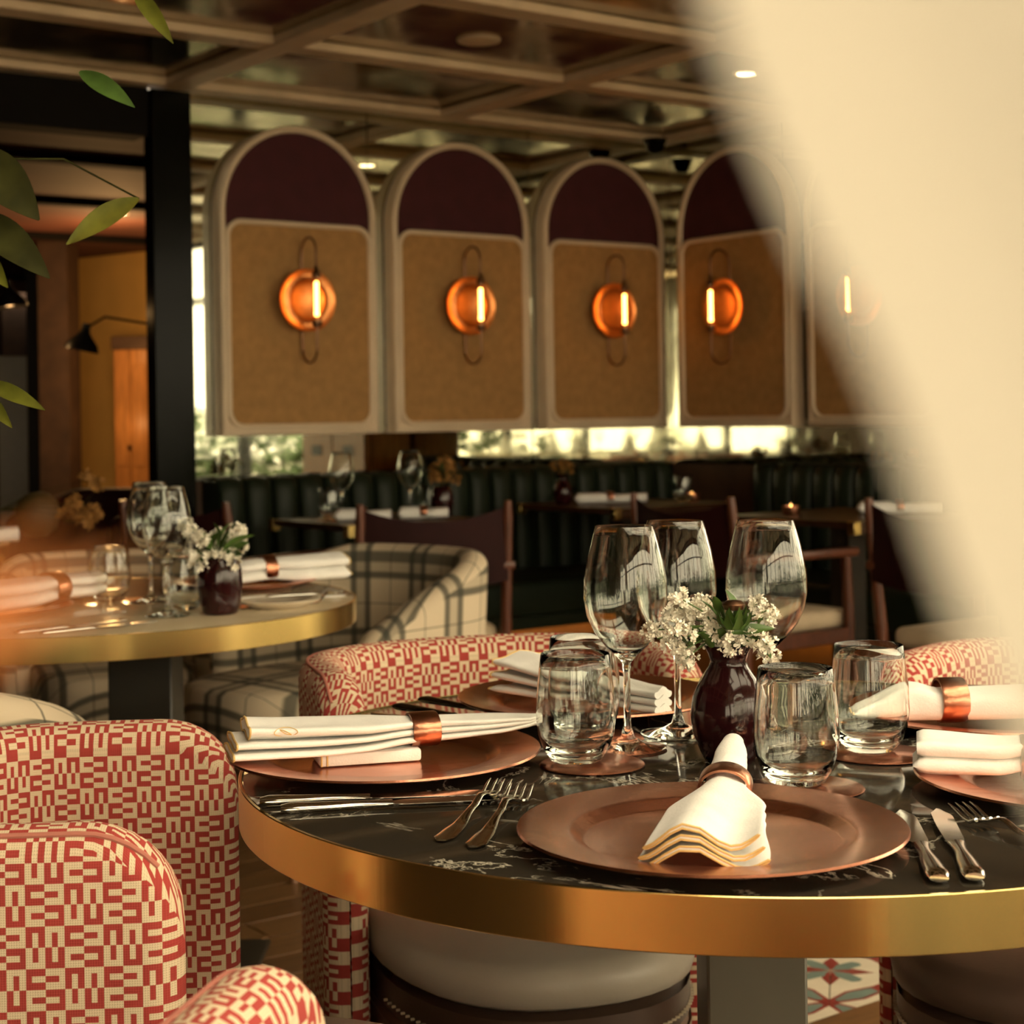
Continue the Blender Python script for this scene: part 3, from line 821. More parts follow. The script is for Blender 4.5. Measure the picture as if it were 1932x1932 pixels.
def wine_mb():
    mb = MB()
    mb.lathe([(0, 0), (.040, 0), (.0425, .0007), (.0428, .0016), (.036, .0035), (.018, .0065), (.0075, .0125), (.0045, .024), (.0037, .05), (.0037, .082), (.0050, .0935), (.0120, .1015), (.0235, .112), (.0345, .1265), (.0425, .144), (.0458, .1635), (.0452, .184), (.0410, .208), (.0352, .231), (.0320, .2425), (.0317, .2428), (.0314, .2425), (.0346, .231), (.0404, .208), (.0446, .184), (.0452, .1635), (.0419, .1443), (.0339, .1270), (.0229, .1127), (.0115, .1030), (0, .1008)], 64); return mb
wine = tag(wine_mb().obj('wine_glass', glass_m, angle=60), 'x', 'glass', 'wine glasses on the near table')
place(wine, 'large wine glass nearest the long napkin, left of three', (.121, 1.852, ZT))
place(wine, 'large wine glass middle of three, foot left of the vase', (.184, 1.931, ZT), 1)
place(wine, 'large wine glass behind the vase flowers, right of three', (.284, 1.915, ZT), 2)
g2 = 'wine glasses on the beige table'
place(wine, 'wine glass in front of the other on the beige table', (-.650, 3.18, ZT), 1, g2)
place(wine, 'wine glass behind its neighbour on the beige table', (-.735, 3.43, ZT), 1, g2)
g3 = 'wine glasses on the left square table'
place(wine, 'far wine glass left of two on the square table', (-.626, 6.20, ZT), 1, g3)
place(wine, 'far wine glass right of two on the square table', (-.385, 6.35, ZT), 1, g3)

# vases
mb = MB(); mb.lathe([(0, 0), (.022, 0), (.026, .002), (.031, .012), (.0385, .032), (.0405, .050), (.0375, .070), (.029, .088), (.0205, .100), (.0190, .106), (.0215, .114), (.0255, .121), (.0240, .1225), (.0180, .107), (.0190, .100), (.026, .088), (.030, .06), (.02, .02), (0, .015)], 56)
vase = tag(mb.obj('bud_vase', vase_m, angle=50), 'oxblood glazed bud vase with narrow neck on the black table', 'vase'); vase.location = (.2225, 1.775, ZT)
mb = MB(); mb.lathe([(0, 0), (.028, 0), (.033, .004), (.0395, .030), (.0425, .055), (.0405, .085), (.034, .105), (.0305, .112), (.028, .1125), (.029, .105), (.034, .085), (.036, .055), (.03, .02), (0, .012)], 48)
vase2 = tag(mb.obj('barrel_vase', vase_m, angle=50), 'dark barrel shaped vase on the beige table', 'vase'); vase2.location = (-.555, 3.20, ZT)
v3 = tag(dup(vase2), 'dark vase with dried flowers on the left square table', 'vase'); v3.location = (-.262, 6.25, ZT)
v4 = tag(dup(vase), 'dark bud vase with dried flowers near the mirrored corner', 'vase'); v4.location = room(.93, .50, ZT)

# bouquets
def leaf_mesh(L, w, bend=.3, n=9, fold=.35):
    rows = []
    for i in range(n+1):
        t = i/n; ww = w*math.sin(PI*min(1, t*.97+.02))**.8*(1-.35*t); x = L*t; z = bend*L*(t-t*t*1.4)
        rows.append([(x, -ww, z+ww*fold), (x, -ww*.5, z+ww*fold*.35), (x, 0, z), (x, ww*.5, z+ww*fold*.35), (x, ww, z+ww*fold)])
    mb = MB(); mb.grid(rows)
    th = .0006
    mb.grid([[(p[0], p[1], p[2]-th) for p in r] for r in rows], flip=True)
    return mb
def cluster_mesh(rad, nf, fr, seed, squash=.8):
    r = random.Random(seed); mb = MB()
    for _ in range(nf):
        d = Vector((r.gauss(0, 1), r.gauss(0, 1), r.gauss(0, 1)*squash+.25)).normalized()
        c = d*rad*r.uniform(.55, 1.05); n = (d+Vector((r.uniform(-.4, .4), r.uniform(-.4, .4), .25))).normalized()
        u = n.orthogonal().normalized(); v = n.cross(u); ph = r.uniform(0, 6)
        f = fr*r.uniform(.75, 1.2); b = len(mb.v)
        for k in range(5):
            a = ph+2*PI*k/5
            e = lambda aa, q, h: c+(u*math.cos(aa)+v*math.sin(aa))*f*q+n*f*h
            mb.face([c-n*f*.5, e(a-.5, .75, .25), e(a-.2, 1.05, .42), e(a+.2, 1.05, .42), e(a+.5, .75, .25)])
    return mb
def bouquet(label, mouth, pts, leafs, flower_m, Y, leafm, seeds, crad=.011, frad=.0042, nf=22, name='flower_bouquet', cat='flowers', group=None):
    root = thing(name, label, cat, mouth, 0, group)
    m = Vector(mouth)
    protos = []
    for k, (px, py) in enumerate(pts):
        p = aty(px, py, Y+seeds.uniform(-.03, .03)*Y/1.75) - m
        if len(protos) < 4: o = cluster_mesh(crad, nf, frad, 11+k).obj('blossom_cluster', flower_m, root, angle=180); protos.append(o)
        else: o = protos[k % 4].copy(); COL.objects.link(o)
        o.location = p; o.rotation_euler = (seeds.uniform(-.5, .5), seeds.uniform(-.5, .5), seeds.uniform(0, 6)); q = seeds.uniform(.8, 1.15); o.scale = (q, q, q)
        mb = MB(); mid = p*.45+Vector((0, 0, .012)); mb.tube([(0, 0, -.04), (p.x*.12, p.y*.12, .0), mid, p], [.0012, .0012, .001, .0008], 6); mb.obj('stem', leafm, root)
    for (px, py, qx, qy, w) in leafs:
        a = aty(px, py, Y+seeds.uniform(-.03, .02)); b = aty(qx, qy, Y+seeds.uniform(-.035, .02)); d = b-a
        o = leaf_mesh(d.length, w, seeds.uniform(.05, .25)).obj('leaf', leafm, root, angle=180)
        o.location = a-m; o.rotation_euler = (seeds.uniform(-.9, .9), -math.atan2(d.z, math.hypot(d.x, d.y)), math.atan2(d.y, d.x))
    return root
pts1 = [(1243, 1188), (1262, 1160), (1282, 1128), (1300, 1152), (1322, 1178), (1345, 1190), (1298, 1200), (1262, 1212), (1240, 1205), (1286, 1228), (1300, 1238), (1272, 1182), (1312, 1165), (1330, 1142), (1345, 1166), (1382, 1222), (1370, 1205), (1400, 1196), (1412, 1210), (1428, 1140), (1446, 1152), (1455, 1166), (1448, 1216), (1452, 1236), (1290, 1245), (1338, 1205), (1230, 1195), (1282, 1146)]
lf1 = [(1370, 1180, 1415, 1150, .008), (1380, 1195, 1462, 1184, .009), (1400, 1225, 1440, 1175, .008), (1365, 1170, 1345, 1120, .006), (1390, 1160, 1372, 1112, .007), (1425, 1215, 1455, 1240, .009), (1330, 1210, 1290, 1215, .008), (1345, 1225, 1320, 1190, .008), (1400, 1200, 1440, 1205, .008), (1355, 1165, 1325, 1130, .003), (1360, 1160, 1335, 1122, .003), (1430, 1180, 1448, 1155, .007), (1350, 1215, 1378, 1180, .010), (1395, 1215, 1405, 1170, .010), (1300, 1220, 1270, 1195, .007)]
b = bouquet('white and green flower bunch in the oxblood bud vase', (.2225, 1.775, ZT+.12), pts1, lf1, petal_w, 1.765, leaf_m, R)
# green pointed seed head with a dark crown
mb = MB()
for ring, (nn, rr, zz, ln) in enumerate(((9, .017, -.004, .017), (8, .012, .002, .015))):
    for k in range(nn):
        a = 2*PI*k/nn+ring*.3; d = Vector((math.cos(a), math.sin(a), 0)); t = Vector((-d.y, d.x, 0)); c = d*rr*.5+Vector((0, 0, zz-.008))
        mb.face([c-t*.005, d*rr+t*-.0045+Vector((0, 0, zz)), d*(rr+.002)+Vector((0, 0, zz+ln*.7)), d*rr+t*.0045+Vector((0, 0, zz)), c+t*.005])
o = mb.obj('seed_head', leaf_m, b, angle=180); o.location = aty(1385, 1165, 1.74)-Vector((.2225, 1.775, ZT+.12))
mb = MB(); mb.lathe([(0, -.004), (.010, -.002), (.012, .003), (.008, .007), (0, .008)], 14); o = mb.obj('seed_crown', bronze, b); o.location = aty(1384, 1146, 1.74)-Vector((.2225, 1.775, ZT+.12))
pts2 = [(348, 988), (362, 1010), (372, 1030), (385, 1050), (362, 1045), (400, 1030), (415, 1055), (430, 1045), (448, 1000), (455, 1030), (440, 1060), (412, 1008), (440, 1015), (380, 1015), (398, 1055), (356, 1000), (370, 1060), (452, 1012)]
lf2 = [(410, 1050, 380, 1025, .014), (415, 1050, 440, 985, .014), (410, 1030, 432, 985, .012), (420, 1040, 478, 1005, .012), (400, 1050, 365, 1058, .014), (415, 1020, 405, 985, .012), (425, 1045, 470, 1020, .013), (395, 1040, 380, 1000, .013), (430, 1050, 455, 1045, .012), (400, 1030, 418, 1000, .014), (380, 1062, 372, 1035, .014)]
bouquet('white and green flower bunch in the dark barrel vase', (-.555, 3.20, ZT+.112), pts2, lf2, petal_w, 3.19, leaf_m, R, .017, .0075, 18)
bouquet('dried dark flower bunch in the vase on the left square table', (-.262, 6.25, ZT+.112), [(820, 885), (836, 875), (850, 888), (830, 895), (856, 904), (824, 900)], [(836, 905, 818, 876, .02), (838, 905, 858, 884, .02), (836, 905, 834, 870, .02)], dryfl, 6.25, leaf_dk, R, .028, .012, 14, 'dried_bouquet', group=None)
bouquet('dried ochre flower bunch near the mirrored corner', tuple(room(.93, .50, ZT+.12)), [(1052, 880), (1066, 876), (1076, 884), (1060, 886)], [(1062, 892, 1045, 880, .02), (1064, 892, 1082, 876, .02)], dryfl, 7.1, leaf_dk, R, .028, .012, 14, 'dried_bouquet')

# ------------------------------------------------------------------ napkins and rings
def ring_thing(label, loc, rotz, ry, rz, w=.030, tilt=0.0, group='copper napkin rings'):
    root = None
    mb = MB(); n = 40; rows = []
    for i in range(n):
        a = 2*PI*i/n; c, s = math.cos(a), math.sin(a)
        rows.append([(x, c*(ry+d), s*(rz+d)) for x, d in ((-w/2, 0), (-w/2, .0022), (-w/2+.002, .003), (w/2-.002, .003), (w/2, .0022), (w/2, 0))])
    mb.grid(rows, cu=True, cv=True)
    o = mb.obj('napkin_ring', copper_ring, angle=50); tag(o, label, 'napkin ring', group)
    o.location = loc; o.rotation_euler = (0, tilt, rotz); return o
def napkin(label, start, end, zbase, layers, group='napkins on the near table', hem='start', nx=44, ny=28, hemr=.0013):
    a, b = Vector(start), Vector(end); L = (b-a).length; rz = math.atan2(b.y-a.y, b.x-a.x)
    root = thing('napkin', label, 'napkin', (a.x, a.y, zbase), rz, group)
    for lay in layers:
        rows = []
        for i in range(nx+1):
            t = i/nx; x = lay.get('x0', 0)+(L-lay.get('x0', 0))*t; tt = x/L
            w, h, z, y = lay['w'](tt), lay['h'](tt), lay['z'](tt), lay['y'](tt) if 'y' in lay else 0
            am = lay['wave'](tt) if 'wave' in lay else 0
            e = 1
            row = []
            for j in range(ny):
                q = 2*PI*j/ny; c, s = math.cos(q), math.sin(q)
                yy = w*math.copysign(abs(c)**.8, c)
                zz = h*math.copysign(abs(s)**.7, s)
                zz += am*math.sin(lay.get('nw', 1.6)*PI*yy/w+lay.get('ph', 0))*(1-.0*tt) - lay.get('arc', lambda t: 0)(tt)*(yy/w)**2
                xo = lay.get('xw', 0)*math.sin(2.1*yy/w+lay.get('ph', 0))*(1-t if hem == 'start' else t)
                row.append((x+xo, y+yy, z+zz))
            rows.append(row)
        c0 = Vector((0, 0, 0)); 
        for p in rows[0]: c0 += Vector(p)
        c1 = Vector((0, 0, 0))
        for p in rows[-1]: c1 += Vector(p)
        c0 /= ny; c1 /= ny
        mid0 = [(p[0]+.0015, p[1], p[2]) for p in rows[0]]
        full = [[tuple(Vector(p).lerp(Vector((p[0], p[1], 2*0+sum(q[2] for q in (rows[0][j], rows[0][-j % ny]))/2)), .999)) for j, p in enumerate(rows[0])]] + rows + [[tuple(Vector(p).lerp(Vector((p[0], p[1], (rows[-1][j][2]+rows[-1][-j % ny][2])/2)), .999)) for j, p in enumerate(rows[-1])]]
        mb = MB(); mb.grid(full, cv=True); mb.obj('fold', linen, root, angle=70)
        if hem and lay.get('hem', True):
            r = rows[0] if hem == 'start' else rows[-1]
            mb = MB(); mb.tube(r, hemr, 6, closed=True); mb.obj('hem', goldthread, root)
    return root
I = interp
# long folded napkin on the left charger
Wd = I([(0, .046), (.4, .042), (.62, .022), (.8, .027), (.95, .020), (1, .006)])
nap1 = napkin('long flat folded linen napkin with gold hem on the left charger', (-.300, 1.757, 0), (.024, 1.846, 0), ZT+.0145, [
    dict(w=Wd, h=I([(0, .0048), (.62, .0041), (1, .0030)]), z=I([(0, .0068), (.3, .0052), (.62, .0100), (.85, .0135), (1, .0180)]), y=I([(0, -.002), (1, 0)]), x0=.002, wave=I([(0, .001), (1, .0006)])),
    dict(w=Wd, h=I([(0, .0048), (.62, .0041), (1, .0030)]), z=I([(0, .0175), (.3, .0153), (.62, .0178), (.85, .0196), (1, .0208)]), y=I([(0, .003), (1, 0)]), x0=.006, wave=I([(0, .0012), (1, .0005)]), ph=.6),
    dict(w=I([(0, .042), (.4, .044), (.62, .022), (.8, .026), (.95, .02), (1, .006)]), h=I([(0, .0070), (.4, .0064), (.62, .0046), (1, .0030)]), z=I([(0, .0312), (.2, .0282), (.45, .0266), (.62, .0256), (.85, .0248), (1, .0230)]), y=I([(0, .006), (1, 0)]), x0=.020, wave=I([(0, .003), (.5, .001), (1, .0005)]), ph=1.0)])
n1r = math.atan2(.089, .324); n1c = Vector((-.300, 1.757, ZT+.0145))
def on_n1(x, y, z): return n1c + Vector((x*math.cos(n1r)-y*math.sin(n1r), x*math.sin(n1r)+y*math.cos(n1r), z))
ring_thing('copper ring around the long napkin on the left charger', on_n1(.207, 0, .0180), n1r, .0245, .0152)
mb = MB(); ec = []
for i in range(28):
    a = 2*PI*i/28; ec.append((.052+.0135*math.cos(a), -.0355-.004*math.sin(a)*0, .0375+.0078*math.sin(a)))
def on_face(x, z): return (x, .006-.0448+.035*((z-.0300)/.010)**2, z)
mb.tube([on_face(.056+.012*math.cos(2*PI*i/28), .0300+.0044*math.sin(2*PI*i/28)) for i in range(28)], .00045, 5, closed=True)
for q in (-1, 1): mb.tube([on_face(.056-.006*q*0+(-.006+.012*i/8), .0300+.0030-.006*i/8+.0012*q*math.sin(PI*i/8)) for i in range(9)], .0005, 5)
mb.obj('embroidery', goldthread, nap1)
mb = MB(); mb.box(.092, .200, -.026, .028, -.0110, .0020, .003, seg=2); mb.obj('under_fold', linen, nap1)
mb = MB(); mb.tube([(.094, -.0265, -.010), (.094, -.0265, .001)], .001, 6); mb.tube([(.100, -.0268, -.010), (.100, -.0268, .001)], .001, 6); mb.obj('hem', goldthread, nap1)
# cone shaped napkin in front
def cone_layers(ws, amp, n=3, dz=.0068, base=.0075):
    out = []
    for k in range(n):
        zf = .0075+dz*k
        out.append(dict(w=I([(0, .010), (.10, .0155), (.30, .0180), (.6, ws*.80), (1, ws-.004*k)]), h=I([(0, .004), (.27, .0046), (.8, .0024), (1, .0017)]),
            z=I([(0, .040+.004*k), (.16, .026+.0055*k), (.30, .0145+.0066*k), (.6, .0115+.0072*k), (1, .0125+dz*k)]), wave=I([(0, .0), (.3, .0008), (.6, amp*.45), (1, amp)]), nw=1.25, ph=2.2+.15*k, arc=I([(0, .004), (.3, .0045), (1, .0010)]), xw=.009))
    return out
napkin('cone folded linen napkin with gold hem on the front charger', (.208, 1.632, 0), (.143, 1.330, 0), ZT+.0045, cone_layers(.053, .0095, 3, .0082), hem='end', hemr=.0010)
cdir = math.atan2(-.27, -.056)
ring_thing('copper ring around the cone folded napkin in front', (.1885, 1.541, ZT+.0262), math.atan2(-.302, -.065), .0215, .0165, .024, tilt=.12)
# napkin on the back charger
def roll_layers(w0, wr, w1, rt, hh, n=3, up=.0, hs=1.0, fan=0.0):
    out = []
    for k in range(n):
        rnd = (lambda f: (lambda t: f(t)*math.sqrt(max(.02, 1-(1-min(1, t/.05))**2))))
        out.append(dict(w=I([(0, w0), (rt*.6, w0*.85), (rt, wr), (min(.97, rt+.2), w1), (1, w1*.6)]), h=rnd(I([(0, hh*hs), (rt*.7, hh), (rt, hh*.82), (1, hh*.8)])),
            z=I([(0, hh*hs+2.0*hh*k*.98+up+fan*k), (rt*.7, hh*1.02+1.8*hh*k+fan*k*.3), (rt, .006*(n > 1)+hh*.84+1.62*hh*k), (1, hh+1.6*hh*k)]), wave=I([(0, .0025), (rt, .001), (1, .002)]), ph=.7*k, x0=.004*k, arc=I([(0, .003), (1, .003)])))
    return out
napkin('linen napkin bundle on the back charger before the red chair', (.000, 2.185, 0), (.172, 1.985, 0), ZT+.0135, roll_layers(.046, .022, .024, .62, .0062, fan=.006))
a_ = math.atan2(-.2, .172); ring_thing('copper ring around the napkin on the back charger', (.110, 2.057, ZT+.0335), a_, .0245, .0215, .028)
napkin('linen napkin roll with wide copper ring on the charger right of the vase', (.378, 1.925, 0), (.720, 1.935, 0), ZT+.0140, roll_layers(.018, .0235, .034, .30, .0205, 1, hs=.40))
ring_thing('copper ring around the napkin roll right of the vase', (.493, 1.928, ZT+.0350), .03, .0265, .0225, .030)
napkin('linen napkin roll at right edge on the charger beside the fork', (.385, 1.652, 0), (.650, 1.590, 0), ZT+.0150, roll_layers(.030, .019, .034, .42, .0088, 2, hs=1.1), hem=None)
ring_thing('copper ring around the napkin roll at right edge', (.4965, 1.626, ZT+.0305), -.23, .0215, .0185, .028)
g2 = 'napkins on the beige table'
napkin('linen napkin with copper ring on the left half of the beige table', (-1.03, 3.10, 0), (-.850, 3.47, 0), ZT+.0125, roll_layers(.050, .030, .036, .66, .0140, 2), g2, hemr=.002)
ring_thing('copper ring on the napkin at left of the beige table', (-.911, 3.344, ZT+.041), math.atan2(.37, .18), .033, .028, .038, group='napkin rings on the beige table')
napkin('linen napkin behind the bread plate on the beige table', (-.385, 3.80, 0), (-.640, 3.625, 0), ZT+.0125, roll_layers(.045, .024, .034, .60, .0140, 2), g2, hemr=.002)
ring_thing('dark copper ring on the napkin behind the bread plate', (-.538, 3.695, ZT+.041), math.atan2(-.175, -.255), .027, .027, .028, group='napkin rings on the beige table')
g3 = 'napkins on the far tables'
napkin('linen napkin roll on the dark table far left', (-1.74, 4.90, 0), (-1.47, 5.03, 0), ZT+.0135, roll_layers(.045, .030, .040, .45, .026, 1), g3, hemr=.002)
ring_thing('dark copper ring on the napkin roll far left', (-1.618, 4.959, ZT+.048), math.atan2(.13, .27), .033, .034, .034, group='napkin rings on the far tables')
def far_napkin(label, rlabel, s, n, rz, L=.30, p=None):
    p = p or room(s, n); d = Vector((math.cos(rz), math.sin(rz), 0))*L/2
    napkin(label, p-d, p+d, ZT+.003, roll_layers(.034, .026, .036, .5, .021, 1), g3, hem=None, nx=20, ny=16)
    ring_thing(rlabel, (p.x, p.y, ZT+.0262), rz, .028, .0205, .026, group='napkin rings on the far tables')
far_napkin('pinkish linen napkin roll behind the tumbler on the left square table', 'dark ring on the napkin behind that square table tumbler', 0, 0, ANG-.62, .20, Vector((-.535, 6.04, 0)))
far_napkin('linen napkin roll beside the vase on the left square table', 'dark ring on the napkin beside the square table vase', 0, 0, ANG-.55, .18, Vector((-.325, 6.12, 0)))
far_napkin('linen napkin roll on the square table near the mirrored corner', 'dark ring on the napkin near the mirrored corner', .76, .60, ANG-.62, .30)
far_napkin('white linen napkin roll on the right square table by the drape', 'dark ring on the napkin at the right square table', .58, 1.98, ANG-.75, .30)

# ------------------------------------------------------------------ cutlery
def knife_mb(L=.225, blade=True):
    mb = MB(); hl = L*.46; rows = []
    for i in range(13):
        t = i/12; x = hl*t
        w = I([(0, .0075), (.05, .0098), (.3, .0088), (.75, .0058), (.92, .0066), (1, .0078)])(t); h = I([(0, .0030), (.06, .0048), (.5, .0040), (1, .0030)])(t)
        rows.append([(x, w*math.cos(2*PI*j/14), .0050+h*math.sin(2*PI*j/14)) for j in range(14)])
    rows = [[(0, 0, .005)]*14]+rows+[[(hl, 0, .005)]*14]
    mb.grid(rows, cv=True)
    rows = []
    for i in range(15):
        t = i/14; x = hl-.001+(L-hl)*t
        top = I([(0, .004), (.08, .0085), (.5, .0095), (.85, .0090), (1, .0020)])(t); bot = -I([(0, .004), (.1, .0082), (.8, .0090), (1, .0015)])(t)
        rows.append([(x, top, .0058), (x, top, .0044), (x, bot, .0048), (x, bot, .0052)])
    mb.grid(rows, cv=True); mb.face(rows[0]); mb.face(rows[-1][::-1]); return mb
def fork_mb(L=.20):
    mb = MB(); rows = []
    zf = I([(0, .0022), (.25, .0028), (.5, .0085), (.64, .0135), (.74, .0095), (.82, .0040), (1, .0125)])
    for i in range(31):
        t = .78*i/30; x = L*t
        w = I([(0, .0045), (.05, .0095), (.15, .0088), (.45, .0040), (.62, .0034), (.70, .0075), (.76, .0125), (.78, .0126)])(t); h = I([(0, .0010), (.3, .0014), (.6, .0018), (.78, .0009)])(t)
        z = zf(t)
        rows.append([(x, w*math.cos(2*PI*j/12), z+h*math.sin(2*PI*j/12)-.0012*(1-math.cos(2*PI*j/12)**2)*(t > .68)) for j in range(12)])
    rows = [[(0, 0, .0022)]*12]+rows+[[(L*.78, 0, zf(.78))]*12]
    mb.grid(rows, cv=True)
    for k in range(4):
        y = -.0108+.0072*k
        pts = [(L*t, y*(1-.03*(t-.77)), zf(t)) for t in (.765, .82, .88, .94, 1.0)]
        mb.tube(pts, [.0019, .0019, .0017, .0014, .0006], 8)
    return mb
knife = tag(knife_mb().obj('table_knife', steel, angle=50), 'x', 'knife', 'steel knives on the near table')
fork = tag(fork_mb().obj('table_fork', steel, angle=50), 'x', 'fork', 'steel forks on the near table')
def lay(proto, label, a, b, group=None, z=ZT+.0006, mat=None, L0=None):
    a, b = Vector(a), Vector(b)
    o = place(proto, label, (a.x, a.y, z), math.atan2(b.y-a.y, b.x-a.x), group)
    return o
lay(knife, 'steel knife close to the left charger, handle at table edge', (-.243, 1.600), (-.021, 1.622))
lay(knife, 'steel knife in front of its twin at the left place', (-.219, 1.567), (0, 1.602))
lay(knife, 'steel knife right of the front charger, closest to it', (.322, 1.300), (.345, 1.524))
lay(knife, 'steel knife at right, second from the front charger', (.350, 1.303), (.374, 1.493))
lay(fork, 'steel fork left of the front charger, outer of the pair', (-.066, 1.452), (-.004, 1.690))
lay(fork, 'steel fork touching the front charger, inner of the pair', (-.038, 1.428), (.022, 1.700))
lay(fork, 'steel fork at right edge with tines toward the front charger', (.448, 1.325), (.394, 1.520))
dk = tag(knife_mb().obj('table_knife', darksteel, angle=50), 'dark handled knife left of the back charger, outer one', 'knife', 'dark cutlery left of the back charger')
dk.location = (-.150, 2.118, ZT+.0006); dk.rotation_euler.z = math.atan2(-.09, .09)
dk2 = dup(dk, 'dark handled knife left of the back charger, inner one'); dk2.location = (-.120, 2.168, ZT+.0006); dk2.rotation_euler.z = math.atan2(-.095, .085)
lay(fork, 'steel fork left of the back charger with tines toward the camera', (-.176, 2.085), (-.035, 1.945), 'dark cutlery left of the back charger')
g2 = 'cutlery on the beige table'
lay(knife, 'steel knife at the front edge of the beige table, left one', (-.862, 2.925), (-.70, 3.09), g2)
lay(knife, 'steel knife at the front edge of the beige table, right one', (-.815, 2.912), (-.655, 3.05), g2)
lay(fork, 'steel fork above the left napkin on the beige table', (-.945, 3.60), (-1.08, 3.46), g2)
lay(fork, 'steel fork at the right rim of the beige table, near one', (-.432, 3.32), (-.405, 3.53), g2)
lay(fork, 'steel fork at the right rim of the beige table, far one', (-.398, 3.33), (-.372, 3.53), g2)
mb = MB(); mb.lathe([(0, 0), (.05, 0), (.055, .002), (.082, .013), (.0845, .0155), (.083, .0165), (.072, .012), (.055, .006), (0, .005)], 56)
bp = tag(mb.obj('bread_plate', cerm), 'small cream bread plate beside the barrel vase', 'plate'); bp.location = (-.463, 3.315, ZT)
kk = lay(knife, 'butter knife lying across the bread plate', (-.392, 3.36), (-.58, 3.265), g2, z=ZT+.0150)
# tealights on the far square tables
def tealight(label, loc):
    root = thing('tealight', label, 'candle', loc, 0, 'tealights on the square tables')
    mb = MB(); mb.lathe([(0, 0), (.028, 0), (.03, .003), (.031, .030), (.029, .030), (.027, .006), (0, .005)], 20); mb.obj('holder', copper_ring, root)
    mb = MB(); mb.lathe([(0, .008), (.0045, .014), (.006, .022), (.003, .032), (0, .040)], 10); mb.obj('flame', flame_m, root)
    return root
tealight('lit copper tealight next to the lone corner tumbler', room(.44, .75, ZT+.001))
tealight('lit copper tealight on the right square table', room(.86, 1.72, ZT+.001))
mb = MB(); mb.lathe([(0, 0), (.12, 0), (.125, .008), (.12, .010), (0, .004)], 40)
far_plate = tag(mb.obj('dark_plate', walnut), 'dark flat plate under the tealight on the right square table', 'plate'); far_plate.location = room(.86, 1.72, ZT); far_plate.scale.z = .1

# ------------------------------------------------------------------ ceiling fittings
sp = aty(903, 74, 5.864); 
mb = MB(); mb.lathe([(0, -.010), (.066, -.010), (.074, -.008), (.077, 0), (0, 0)], 40)
o = tag(mb.obj('ceiling_speaker', beam_m), 'round cream speaker grille flush in the mirrored ceiling', 'speaker'); o.location = (-.096, 5.864, ZC-.001)
def downlight(label, loc, r=.038):
    root = thing('downlight', label, 'light', loc, 0, 'recessed downlights')
    mb = MB(); mb.lathe([(r, -.001), (r*1.35, -.004), (r*1.4, 0), (r, .0)], 28); mb.obj('trim_ring', beam_m, root)
    mb = MB(); mb.lathe([(0, -.0025), (r, -.0025), (r, 0), (0, 0)], 28); mb.obj('lamp', down_m, root)
    return root
downlight('lit recessed downlight in the mirrored ceiling beside the drape', (.923, 6.518, ZC-.0005))
downlight('lit recessed downlight in the dark ceiling beyond the black post', tuple(at(220, 403, 2.299)), .05)
mb = MB(); mb.lathe([(0, -.05), (.02, -.047), (.038, -.032), (.045, -.008), (.047, 0), (.055, .002), (.055, .02), (0, .02)], 28)
o = tag(mb.obj('dome_camera', blackm), 'black dome security camera under the ceiling near the mirrored corner', 'camera'); o.location = room(.06, .12, ZC-.058)

# swing arm lamps beyond the opening
def swing_lamp(label, P0, bend, shade, tilt, glow):
    root = thing('swing_arm_lamp', label, 'lamp', P0, 0, 'black swing arm lamps beyond the opening')
    p0 = Vector(P0); a = [Vector((0, 0, 0)), Vector(bend)-p0, Vector(shade)-p0+Vector((.0, 0, .055))]
    mb = MB(); mb.tube(a, .0055, 8); mb.obj('arm', blackmat, root)
    M = T(*(Vector(shade)-p0)) @ RY(tilt)
    mb = MB(); mb.lathe([(0, .085), (.016, .085), (.02, .05), (.03, .035), (.062, .0), (.072, -.03), (.070, -.03), (.058, 0), (.028, .03), (0, .034)], 28, M); mb.obj('shade', blackmat, root)
    mb = MB(); mb.lathe([(0, .012), (.02, .008), (.026, -.006), (.02, -.022), (0, -.028)], 16, M); mb.obj('bulb', shade_in if glow else white_m, root)
    mb = MB(); mb.lathe([(0, -.02), (.03, -.02), (.03, 0), (0, 0)], 20, RY(-PI/2)); mb.obj('wall_plate', blackmat, root)
    return root
swing_lamp('unlit black lamp with long bent arm before the ochre wall', tuple(aty(300, 614, 6.80)), tuple(aty(198, 598, 7.0)), tuple(aty(156, 648, 7.0)), .22, False)
swing_lamp('lit black lamp at the left edge with glowing underside', tuple(aty(-150, 540, 7.0)), tuple(aty(-60, 500, 7.0)), tuple(aty(18, 566, 7.0)), -.12, True)
for px, py, Y, E_, rad in ((18, 585, 6.95, 1.5, .02), (222, 500, 10.0, 7, .06), (246, 668, 11.1, .5, .02), (236, 800, 11.1, .6, .02), (205, 640, 10.0, 22, .15)):  # lamp, downlight and door glow, plus an added fill for the ochre wall
    ld = bpy.data.lights.new('warm_lamp_and_fill', 'POINT'); ld.energy = E_; ld.color = (1, .55, .2); ld.shadow_soft_size = rad; ld.specular_factor = 0
    lo = bpy.data.objects.new('warm_lamp_and_fill', ld); COL.objects.link(lo); lo.location = aty(px, py, Y)

